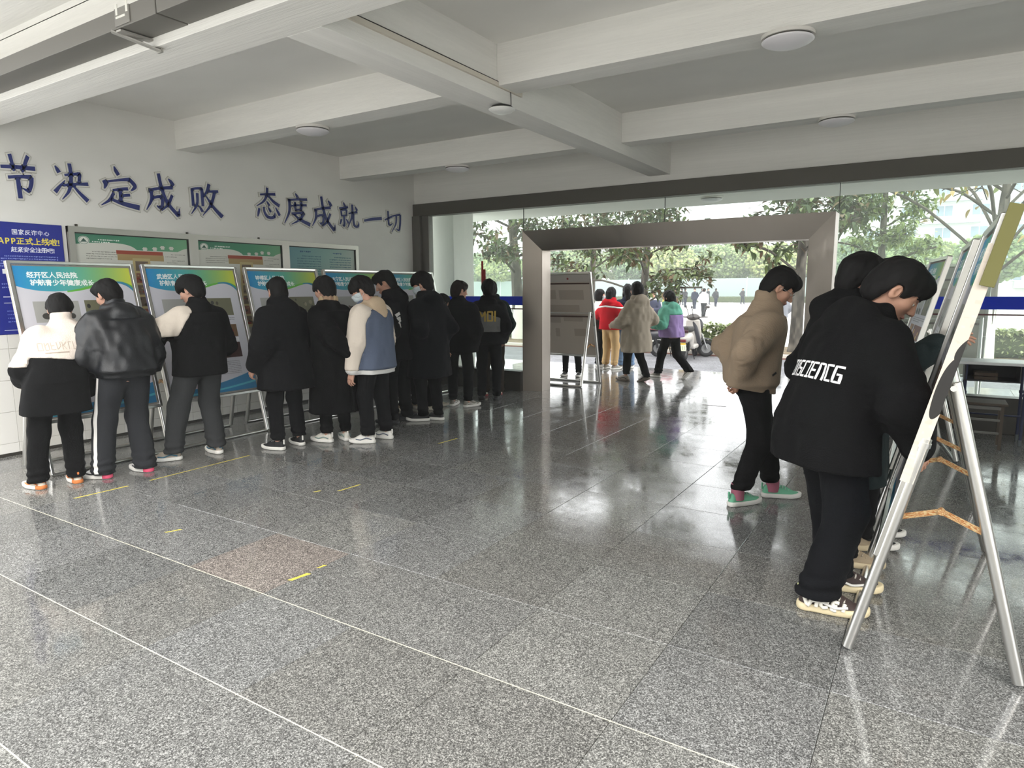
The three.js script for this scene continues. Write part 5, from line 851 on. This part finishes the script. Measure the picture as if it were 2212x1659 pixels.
person({ label: 'tall boy in black with a white patch, behind the cream and blue jacket', at: [-5.42, 6.02], face: -98, h: 1.88, lean: 0.14, hair: 'short', hairSeed: 7, head: { pitch: 0.4, yaw: 0.5 }, skin: 1, face: -98,
  feet: [[0.13, 0.02, 0.3], [-0.12, -0.02, -0.3]], pants: { mat: C.black, fit: 1.1, cuff: 0.05 }, shoes: sneaker(soleBlack, soleBlack), top: { mat: C.black2, hem: 0.78, bulk: 0.04, hood: 1.0, wrinkle: 0.013, print: (jf, root, c) => { const place = (a, b) => V(c.sh[0].x + a + 0.02, c.sh[0].y - 0.13 + b, c.sh[0].z - 0.5); mesh('shoulder_patch', merge(onto(jf, [[[-0.03, 0.05], [0.03, 0.03]], [[-0.03, 0.0], [0.03, -0.01]], [[-0.03, -0.03], [0.04, -0.06]], [[-0.02, -0.07], [0.04, -0.09]]], place, V(0, 0, 1), 0.034, 0.004)), C.white, root, 'white printed patch'); } } });
person({ label: 'bent boy half hidden behind the tall boy, only black hair and dark jacket visible', at: [-5.9, 6.75], face: -75, h: 1.74, lean: 0.36, hair: 'short', hairSeed: 8, head: { pitch: 0.35, yaw: 0.2 }, pants: { mat: C.black }, shoes: sneaker(offWhite, tan), top: { mat: C.black2, hem: 0.75, bulk: 0.04, hood: 1.0 } });
person({ label: 'short boy in a dark brown jacket shown in right profile between taller boys', at: [-5.7, 6.95], face: 35, h: 1.6, lean: 0.3, hair: 'short', hairSeed: 9, head: { pitch: 0.1, yaw: 0.25 }, skin: 1, face2: 1, feet: [[0.1, 0.1, 0], [-0.1, -0.05, 0]], pants: { mat: C.black }, shoes: sneaker(offWhite, M(0xb8ae9a, 0.8)), top: { mat: C.brown, hem: 0.7, bulk: 0.04, collar: 0.05 } });
person({ label: 'boy in a long black coat and pale face mask, in left profile', at: [-5.17, 6.3], face: -84, h: 1.85, lean: 0.06, hair: 'bowl', hairSeed: 10, head: { pitch: 0.28, yaw: 0.55 }, mask: true, feet: [[0.08, 0.05, 0.7], [-0.08, -0.05, 0.1]], pants: { mat: C.black, fit: 0.98, cuff: 0.06 }, shoes: sneaker(W8, soleBlack), top: { mat: C.ink, hem: 0.55, bulk: 0.04, flare: 0.01, hood: 1.1, wrinkle: 0.011 } });
person({ label: 'boy in plain black with brownish short hair turned to the right, white and grey sneakers', at: [-5.45, 7.27], face: -30, h: 1.75, lean: 0.04, hair: 'short', hairSeed: 11, hairMat: hairBrown, head: { yaw: -0.95, pitch: 0.1 }, mask: false, feet: [[0.1, 0.06, -0.2], [-0.12, -0.04, -0.9]], pants: { mat: C.black, fit: 1.0, cuff: 0.09 }, shoes: sneaker(W8, grey6, { patch: W8 }), top: { mat: C.black, hem: 0.76, bulk: 0.05, flare: 0.01, collar: 0.06 } });
person({ label: 'boy in a black jacket with yellow letters and a grey panel on its back', at: [-5.42, 7.95], face: -25, h: 1.77, lean: 0.08, hair: 'bowl', hairSeed: 12, head: { pitch: 0.1, yaw: 0.3 }, pants: { mat: C.black2 }, shoes: sneaker(soleBlack, soleBlack), top: { hem: 0.82, bulk: 0.045, hood: 1.0, regions: () => { const r = (x, y, z) => Math.max(y - 1.26 - x * 0.3, 1.0 - y, z, -x - 0.2); return [['jacket_body', C.black2, (x, y, z) => -r(x, y, z)], ['back_panel', cloth(0x7d7d7c), r, 'grey back panel']]; }, print: (jf, root, c) => mesh('back_letters', merge(onto(jf, [[[-6, 0], [-6, 9], [-3, 4], [0, 9], [0, 0]], [[3, 0], [3, 9], [8, 9], [8, 0], [3, 0]], [[11, 0], [11, 9]]], (x, y) => V(0.02 - x * 0.013, 1.16 + y * 0.014, -0.5), V(0, 0, 1), 0.024, 0.004)), cloth(0xc9ab58), root, 'thick yellow letters') } });
person({ label: 'boy in a dark green jacket standing last in the row beside the left window pane', at: [-5.6, 8.3], face: -40, h: 1.77, lean: 0.05, hair: 'short', hairSeed: 13, head: { yaw: 0.5, pitch: 0.15 }, skin: 1, pants: { mat: C.brown, fit: 1.12 }, shoes: sneaker(M(0x8f3a38, 0.7), offWhite), top: { hem: 0.92, bulk: 0.05, hood: 1.0, rib: true, mat: C.green } });

// ---------- the boys at the right-hand displays ----------
person({ label: 'boy in a beige fleece jacket and mint green sneakers, wearing glasses, hands behind him', at: [-1.05, 5.1], face: 62, h: 1.83, lean: 0.14, side: 0.0, hair: 'short', hairSeed: 14, head: { pitch: 0.55, yaw: -0.2 }, glasses: true, face3: 1, skin: 1, cell: 0.0095, socks: cloth(0xb06a7c),
  feet: [[0.1, 0.16, -0.1], [-0.12, -0.16, 0.42]], hip: [0, -0.06], arms: [{ w: [0.12, 0.98, -0.14], pole: [1, 0.1, -0.6], hand: 'fist', palm: [0, 0, -1] }, { w: [-0.17, 0.96, -0.2], pole: [-1, 0.1, -0.5], hand: 'fist', palm: [0, 0, -1] }], pants: { mat: C.black, fit: 1.1, hem: 0.95, cuff: 0.12 },
  shoes: sneaker(W8, mintMesh, { lace: M(0xb9cfc4, 0.8), tab: mintMesh }),
  top: { mat: C.beigeFleece, hem: 0.85, hemTilt: -0.18, bulk: 0.03, collar: 0.085, rib: true, wrinkle: 0.013, sleeve: 1.02, cuffBack: -0.7, print: (jf, root, c) => { mesh('chest_tab', merge(onto(jf, [[[0, 0], [0.02, 0.012]]], (a, b) => V(-0.6, 0.99 + b, 0.06 + a), V(1, 0, -0.1).normalize(), 0.016, 0.004)), M(0x1a1614, 0.7), root, 'small dark tab'); mesh('stitched_label', merge(onto(jf, [[[0, 0], [0.0, 0.03]], [[0.03, 0], [0.035, 0]]], (a, b) => V(-0.6, 0.9 + b, 0.2 + a), V(1, 0, -0.2).normalize(), 0.02, 0.003)), cloth(0xc5b7a6), root); } } });

const shoeLetters = (g) => { const w = M(0xe6e2d6, 0.6); const L = [[[0, 1], [0.4, 0], [0.9, 1]], [[1.3, 0], [1.5, 1]], [[2.6, 0.2], [1.9, 0.1], [1.9, 0.9], [2.7, 0.8]], [[3.5, 0], [3.0, 0.0], [3.2, 1], [3.8, 0.95]], [[3.1, 0.5], [3.6, 0.5]], [[4.2, 0], [4.4, 1]]]; mesh('letter_patch', merge(L.map((st) => tube(st.map(([a, b]) => V(-0.0455 + 0.01 * b, 0.034 + b * 0.032 - a * 0.001, -0.05 + a * 0.036)), 0.0085, 8, 6))), w, g, 'chunky white letter-shaped patches'); };
person({ label: 'boy bending forward in a black hooded jacket with white letters across the back', at: [-0.37, 3.63], face: 46, h: 1.83, lean: 0.3, side: -0.1, twist: 0.0, hair: 'short', hairSeed: 15, headScale: 1.06, head: { pitch: 0.6, yaw: -0.62 }, skin: 1, cell: 0.0095, hip: [0, -0.06],
  feet: [[0.1, 0.12, -0.55], [-0.1, -0.13, -0.62]], arms: [{ w: [0.16, 1.0, 0.36], pole: [0.6, -0.8, -0.2] }, { w: [-0.3, 0.86, 0.2], pole: [-0.8, 0, -0.6] }], pants: { mat: C.ink, fit: 1.2, hem: 1.3, cuff: 0.08 },
  shoes: sneaker(M(0xd8c9a4, 0.7), darkBrown, { size: 1.12, lace: M(0xdcd6cc, 0.8), patch: W8, tab: M(0xd9dca0, 0.7), letters: shoeLetters, lettersOn: 1 }),
  top: { mat: C.black, hem: 0.72, hemTilt: -0.1, bulk: 0.045, hood: 1.35, wrinkle: 0.014, sleeve: 1.1, flare: 0.02,
    print: (jf, root, c) => {
      const T = { O: [[[0, 0], [0, 6], [5, 6], [5, 0], [0, 0]]], n: [[[0, 0], [0, 6], [5, 6], [5, 0]]], S: [[[5, 6], [0, 6], [0, 3], [5, 3], [5, 0], [0, 0]]], C: [[[5, 6], [0, 6], [0, 0], [5, 0]]], I: [[[0.5, 6], [3.5, 6]], [[2, 6], [2, 0]], [[0.5, 0], [3.5, 0]]], E: [[[5, 6], [0, 6], [0, 0], [5, 0]], [[0, 3], [4, 3]]], G: [[[5, 6], [0, 6], [0, 0], [5, 0], [5, 3], [3, 3]]] }, st = [];
      let x = 0; for (const ch of 'COnSCIEnCG') { for (const p of T[ch]) st.push(p.map(([a, b]) => [x + a + b * 0.25, b])); x += ch === 'I' ? 6 : 8; }
      mesh('back_lettering', merge(onto(jf, st, (a, b) => { const k = (a - x * 0.5) * 0.0053; return V(-k - 0.01, 1.235 + b * 0.0125, -0.45); }, V(0, -0.25, 1).normalize(), 0.0108, 0.004)), cloth(0xe8e6e6), root, 'white blocky lettering reading CONSCIENCG'); } } });
person({ label: 'boy behind the lettered jacket, only hood, ear and black hair showing, tan sneakers', at: [-0.44, 4.25], face: 70, h: 1.84, lean: 0.14, hair: 'bowl', hairSeed: 16, head: { pitch: 0.3, yaw: 0.1 }, hip: [0, -0.05], feet: [[0.14, 0.1, 0], [-0.13, 0.06, -0.2]], pants: { mat: C.black, fit: 1.1 }, shoes: sneaker(M(0xb8a88a, 0.8), tan, { lace: M(0xa89a84, 0.8) }), top: { mat: C.black, hem: 0.6, bulk: 0.05, hood: 1.15, collar: 0.08, wrinkle: 0.014 } });
person({ label: 'boy in a dark slate coat and face mask pointing at the middle right-hand display', at: [-0.36, 4.65], face: 82, h: 1.82, lean: 0.18, hair: 'bowl', hairSeed: 17, head: { pitch: 0.32, yaw: -0.15 }, mask: true, hip: [0, -0.04], cell: 0.011, skin: 1, feet: [[0.12, 0.12, 0.0], [-0.12, 0.06, -0.15]], arms: [{ w: [0.2, 1.0, 0.3], pole: [0.8, -0.4, -0.3] }, { w: [-0.25, 1.28, 0.36], pole: [-0.5, -1, -0.3], hand: 'reach', palm: [0.4, -1, 0.1], dir: [0, 0.3, 1] }], pants: { mat: C.black, fit: 1.05 }, shoes: sneaker(W8, soleBlack), top: { mat: C.slate, hem: 0.4, bulk: 0.04, collar: 0.1, hood: 1.1, wrinkle: 0.018, flare: 0.02 } });

// ---------- people outside on the platform ----------
person({ label: 'girl in a bright red jacket with white piping and khaki trousers', at: [-5.42, 12.25], face: 15, h: 1.66, hair: 'long', hairSeed: 18, head: { yaw: 0.2, pitch: 0.1 }, feet: wide(0.11, 0.15, 0.15), arms: [{ w: [0.22, 1.0, 0.22], pole: [0.8, -0.2, -0.6] }, { w: [-0.22, 1.0, 0.22], pole: [-0.8, -0.2, -0.6] }], pants: { mat: C.khaki, fit: 1.15, hem: 1.1, cuff: 0.1 }, shoes: sneaker(W8, grey6), top: { hem: 0.8, bulk: 0.045, hood: 1.0, wrinkle: 0.01, regions: () => { const r = (x, y, z) => Math.abs(y - 1.26 + Math.abs(x) * 0.12) - 0.018; return [['jacket', C.red, (x, y, z) => -r(x, y, z)], ['shoulder_piping', C.white, r, 'white piping']]; } } });
person({ label: 'girl with white upper sleeves and a white mask, left of the girl in red', at: [-5.82, 12.6], face: 60, h: 1.62, hair: 'bob', hairSeed: 19, head: { yaw: 0.1 }, mask: true, feet: wide(0.1, 0.15, 0.15), pants: { mat: C.black, hem: 1.2, fit: 1.1 }, shoes: sneaker(W8, W8), top: { hem: 0.75, bulk: 0.03, regions: () => { const r = (x, y, z) => 1.12 - y; return [['jacket_top', C.white, r, 'white upper'], ['jacket_body', C.brown, (x, y, z) => -r(x, y, z)]]; } } });
person({ label: 'girl in blue jeans mostly hidden behind the girl in red, dark hair beside hers', at: [-5.22, 12.62], face: -20, h: 1.72, hair: 'long', hairSeed: 20, head: { yaw: 0.3 }, feet: wide(0.1, 0.1, 0.1), pants: { mat: C.jeans, hem: 1.1 }, shoes: sneaker(W8, grey6), top: { mat: C.navy, hem: 0.85, bulk: 0.03 } });
person({ label: 'girl walking left in a long beige hooded coat and chunky sneakers', at: [-4.29, 10.8], face: -68, h: 1.76, hair: 'bob', hairSeed: 21, head: { yaw: 0.0, pitch: 0.1 }, cell: 0.012, feet: [[0.06, 0.18, 0.0], [-0.06, -0.2, -0.1, 0.04, 0.35]], arms: [{ w: [0.26, 0.98, 0.3], pole: [0.5, -0.3, -1], hand: 'relaxed' }, { w: [-0.22, 0.95, 0.12], pole: [-0.6, -0.2, -1] }], pants: { mat: C.black, fit: 1.0, cuff: 0.12 }, shoes: sneaker(M(0x6e655c, 0.8), M(0x8d847a, 0.8), { patch: soleBlack, size: 1.1 }), top: { mat: C.coat, hem: 0.52, bulk: 0.04, flare: 0.02, hood: 1.25, wrinkle: 0.02 } });
person({ label: 'girl striding left in a jacket with mint green hood and lavender body', at: [-3.93, 11.55], face: -75, h: 1.63, hair: 'long', hairSeed: 22, lean: 0.1, head: { yaw: -0.1, pitch: 0.1 }, cell: 0.012, feet: [[0.05, 0.24, 0.0], [-0.05, -0.36, -0.1, 0.1, 0.75]], arms: [{ w: [0.24, 0.95, 0.24], pole: [0.5, -0.2, -1] }, { w: [-0.2, 1.02, 0.3], pole: [-0.5, -0.4, -1] }], pants: { mat: C.black, fit: 1.1, hem: 1.15, cuff: 0.08 }, shoes: sneaker(W8, grey6), top: { hem: 0.74, bulk: 0.05, flare: 0.02, hood: 1.3, wrinkle: 0.02, regions: ({ slv, torso, N, ny }) => { const r = (x, y, z) => Math.min(Math.min(slv[0](x, y, z), slv[1](x, y, z)) - torso(x, y, z), N.y - 0.17 - y); return [['jacket_top', C.mint, r, 'mint green hood and sleeves'], ['jacket_body', C.lavender, (x, y, z) => -r(x, y, z), 'lavender body']]; } } });
person({ label: 'person behind the outdoor notice board, only black trouser legs and sneakers showing', at: [-5.6, 10.95], face: 170, h: 1.6, hair: 'short', hairSeed: 1, cell: 0.02, feet: wide(0.13, 0.1, 0.1), pants: { mat: C.black }, shoes: sneaker(W8, soleBlack), top: { mat: C.black, hem: 0.75 } });
person({ label: 'man in a grey-blue uniform jumper with white collar past the scooters', at: [-7.75, 20.9], y: -0.1, face: 175, h: 1.68, hair: 'short', hairSeed: 2, skin: 2, cell: 0.016, arms: [{ w: [0.05, 1.0, 0.22], pole: [0.9, -0.3, -0.3], hand: 'grip' }, { w: [-0.05, 1.02, 0.22], pole: [-0.9, -0.3, -0.3], hand: 'grip' }], pants: { mat: C.black2 }, shoes: sneaker(soleBlack, soleBlack), top: { hem: 0.88, bulk: 0.01, regions: ({ N }) => { const r = (x, y, z) => N.y - 0.06 - y; return [['jumper', cloth(0x4a4d60), (x, y, z) => -r(x, y, z)], ['collar', C.white, r, 'white collar']]; } } });
person({ label: 'person in a dark hooded jacket beside the uniformed man, behind the striding girl', at: [-7.3, 21.3], y: -0.1, face: -30, h: 1.66, hair: 'bob', hairSeed: 3, cell: 0.02, pants: { mat: C.black }, shoes: sneaker(W8, soleBlack), top: { mat: C.navy, hem: 0.85, hood: 1 } });
person({ label: 'person in a yellow jacket farther off behind the uniformed man on the plaza', at: [-10.4, 30], y: -0.1, face: 170, h: 1.68, hair: 'short', hairSeed: 4, cell: 0.024, pants: { mat: C.navy }, shoes: sneaker(W8, grey6), top: { mat: C.hivis, hem: 0.85 } });
person({ label: 'walker on the bright plaza in a pale grey top, seen from behind', at: [-11.2, 38.4], y: -0.1, face: 5, h: 1.74, hair: 'short', hairSeed: 5, cell: 0.024, feet: [[0.1, 0.12, 0], [-0.1, -0.16, 0]], pants: { mat: C.charcoal }, shoes: sneaker(W8, W8), top: { mat: C.white, hem: 0.86, bulk: 0.03, hood: 1 } });
person({ label: 'walker in dark clothes with a white bag strap, left of the pale grey walker', at: [-16.3, 53.3], y: -0.1, face: 180, h: 1.74, hair: 'short', hairSeed: 6, cell: 0.026, feet: [[0.1, 0.16, 0], [-0.1, -0.16, 0]], pants: { mat: C.navy }, shoes: sneaker(W8, soleBlack), top: { mat: C.navy, hem: 0.8, bulk: 0.03 } });
person({ label: 'person outside seen between the beige fleece and the black jackets', at: [-3.9, 21.5], y: -0.1, face: -60, h: 1.72, hair: 'short', hairSeed: 7, cell: 0.02, pants: { mat: C.charcoal }, shoes: sneaker(W8, grey6), top: { mat: cloth(0x8a8c94), hem: 0.8, hood: 1 } });
{ // far-off crowd, each a small figure of its own
  const proto = person({ label: 'tiny far-off figure in dark clothes on the plaza under the trees', at: [-17, 62], y: -0.1, face: 10, h: 1.72, hair: 'short', cell: 0.03, group: 'far-off figures on the plaza', feet: [[0.1, 0.12, 0], [-0.1, -0.12, 0]], pants: { mat: C.navy }, shoes: sneaker(soleBlack, soleBlack), top: { mat: C.charcoal, hem: 0.8, bulk: 0.03 } });
  const spots = [[-19.3, 57.5, 170], [-18.9, 59, 20], [-21.5, 66, -60], [-20, 70, 90], [-24, 72, 10], [-26, 74, 200], [-28.5, 71, 30], [-31, 75, 150], [-34, 73, 60], [-37, 76, 10], [-17.2, 73, 120], [-15.4, 75, 80], [-13.6, 72, 10], [-23, 78, 45], [-12.2, 70, 200], [-29, 78, 80], [-40, 74, 20], [-42.5, 78, 70]];
  for (const [x, z, a] of spots) { const c = proto.clone(); c.name = numbered('person'); c.position.copy(W(x, -0.1, z)); c.rotation.y = (a * Math.PI) / 180; scene.add(c); }
}
// ---------- scooters parked at the kerb ----------
const scooterGeo = (() => {
  const wheelR = new THREE.TorusGeometry(0.165, 0.05, 12, 28).rotateY(Math.PI / 2), rim = merge([new THREE.CylinderGeometry(0.12, 0.12, 0.05, 20).rotateZ(Math.PI / 2), new THREE.CylinderGeometry(0.04, 0.04, 0.1, 14).rotateZ(Math.PI / 2)]);
  const shell = nets((x, y, z) => { let d = ell(x, y, z, { x: 0, y: 0.56, z: 0.02 }, 0.16, 0.15, 0.4); d = smin(d, ell(x, y, z, { x: 0, y: 0.46, z: 0.28 }, 0.15, 0.2, 0.16), 0.08); d = smin(d, Math.hypot(Math.max(Math.abs(x) - 0.13, 0), Math.max(Math.abs(y - 0.3) - 0.02, 0), Math.max(Math.abs(z - 0.6) - 0.24, 0)) - 0.03, 0.06); d = smin(d, Math.hypot(Math.max(Math.abs(x) - 0.17 + 0.1 * Math.abs(y - 0.6), 0), Math.max(Math.abs(y - 0.62) - 0.3, 0), Math.max(Math.abs(z - 1.02 + 0.28 * (y - 0.3)) - 0.02, 0)) - 0.03, 0.07); d = smin(d, ell(x, y, z, { x: 0, y: 0.8, z: 0.98 }, 0.12, 0.18, 0.13), 0.06); return Math.max(d, -(Math.hypot(x * 0.7, y - 0.2, z) - 0.25)); }, V(-0.3, 0.15, -0.5), V(0.3, 1.05, 1.3), 0.022);
  const bars = nets((x, y, z) => smin(ell(x, y, z, { x: 0, y: 1.0, z: 0.88 }, 0.16, 0.09, 0.13), cap(Math.abs(x), y, z, { x: 0, y: 1.0, z: 0.85 }, { x: 0.36, y: 1.02, z: 0.78 }, 0.022, 0.018), 0.03), V(-0.42, 0.88, 0.7), V(0.42, 1.12, 1.05), 0.016);
  const seat = nets((x, y, z) => Math.hypot(Math.max(Math.abs(x) - 0.09, 0), Math.max(Math.abs(y - 0.74 - 0.03 * sstep(0.1, -0.3, z)) - 0.02, 0), Math.max(Math.abs(z - 0.02) - 0.33, 0)) - 0.045, V(-0.2, 0.64, -0.45), V(0.2, 0.86, 0.45), 0.018);
  const guard = nets((x, y, z) => Math.max(Math.abs(Math.hypot(y - 0.21, z - 1.2) - 0.25) - 0.014, Math.abs(x) - 0.07, 0.22 - y), V(-0.1, 0.15, 0.85), V(0.1, 0.5, 1.5), 0.016);
  return { wheelR, rim, shell, bars, seat, guard };
})();
function scooter(label, x, z, turn, body, trim, seatMat, cover) {
  const t = thing('scooter', label, 'scooter', W(x, -0.12, z), turn, 'scooters at the kerb'), rub = M(0x18181a, 0.85), alloy = M(0x9a9a9a, 0.35, { metalness: 0.8 });
  for (const [zz, k] of [[0, 'rear_wheel'], [1.2, 'front_wheel']]) { const w = mesh(k, scooterGeo.wheelR, rub, t); w.position.set(0, 0.215, zz); mesh('rim', scooterGeo.rim, alloy, w); }
  mesh('body_shell', scooterGeo.shell, body, t); mesh('handlebar', scooterGeo.bars, trim, t); mesh('seat', scooterGeo.seat, seatMat, t); mesh('mudguard', scooterGeo.guard, body, t);
  mesh('swing_arm', [bar(V(0.09, 0.215, 0), V(0.09, 0.34, 0.42), 0.06, 0.05, V(1, 0, 0)), rod(V(-0.09, 0.24, -0.02), V(-0.1, 0.55, -0.1), 0.028, 10)], rub, t); mesh('fork', [-1, 1].map((s) => rod(V(s * 0.085, 0.215, 1.2), V(s * 0.07, 0.6, 1.06), 0.02, 8)), alloy, t);
  mesh('tail_light', new RoundedBoxGeometry(0.2, 0.07, 0.05, 2, 0.02).translate(0, 0.5, -0.37), M(0x5a1f24, 0.25), t); mesh('rear_reflector', new RoundedBoxGeometry(0.14, 0.075, 0.03, 2, 0.015).translate(-0.08, 0.72, -0.38), M(0x3a2526, 0.3), t);
  const p = mesh('number_plate', new RoundedBoxGeometry(0.2, 0.16, 0.008, 1, 0.003).translate(0, 0.34, -0.36), M(0xd9dcc0, 0.5), t); mesh('plate_band', box(0.14, 0.05, 0.006, -0.02, 0.43, -0.362), M(0xd9b54a, 0.5), p, 'yellow strip'); for (let i = 0; i < 4; i++) mesh('plate_mark', box(0.012, 0.09, 0.004, -0.06 + i * 0.04, 0.33, -0.366), M(0x7d9a78, 0.6), p);
  for (const s of [-1, 1]) { const m = mesh('mirror', new THREE.SphereGeometry(0.06, 14, 10).scale(1.0, 0.6, 0.3).translate(s * 0.36, 1.26, 0.74), trim, t); mesh('mirror_stalk', rod(V(s * 0.25, 1.03, 0.8), V(s * 0.35, 1.24, 0.75), 0.008, 6), rub, m); }
  mesh('exhaust', rod(V(0.14, 0.24, -0.25), V(0.14, 0.26, 0.15), 0.04, 12), alloy, t); mesh('stand', [rod(V(-0.1, 0.25, 0.3), V(-0.16, 0.0, 0.36), 0.012, 6), rod(V(0.1, 0.25, 0.3), V(0.16, 0.0, 0.36), 0.012, 6)], rub, t);
  if (cover) mesh('seat_cover', nets((x2, y, z2) => Math.hypot(Math.max(Math.abs(x2) - 0.1, 0), Math.max(Math.abs(y - 0.77) - 0.03, 0), Math.max(Math.abs(z2 - 0.0) - 0.33, 0)) - 0.05 + 0.012 * noise(x2 * 12, y * 9, z2 * 12), V(-0.25, 0.6, -0.5), V(0.25, 0.92, 0.5), 0.02), C.pink, t, 'pink cloth seat cover');
  return t;
}
scooter('pale grey scooter seen from behind, parked at the kerb right of the striding girl', -4.98, 15.65, Math.PI + 0.1, M(0xb3aea8, 0.35), M(0x4a4644, 0.5), M(0x24211f, 0.7), false);
scooter('dark scooter with a pink cloth over its seat between the two walking girls', -5.85, 16.2, Math.PI / 2 + 0.5, M(0x2b2b31, 0.4), M(0x1e1e22, 0.5), M(0x1d1b1b, 0.7), true);

renderer.render(scene, camera);
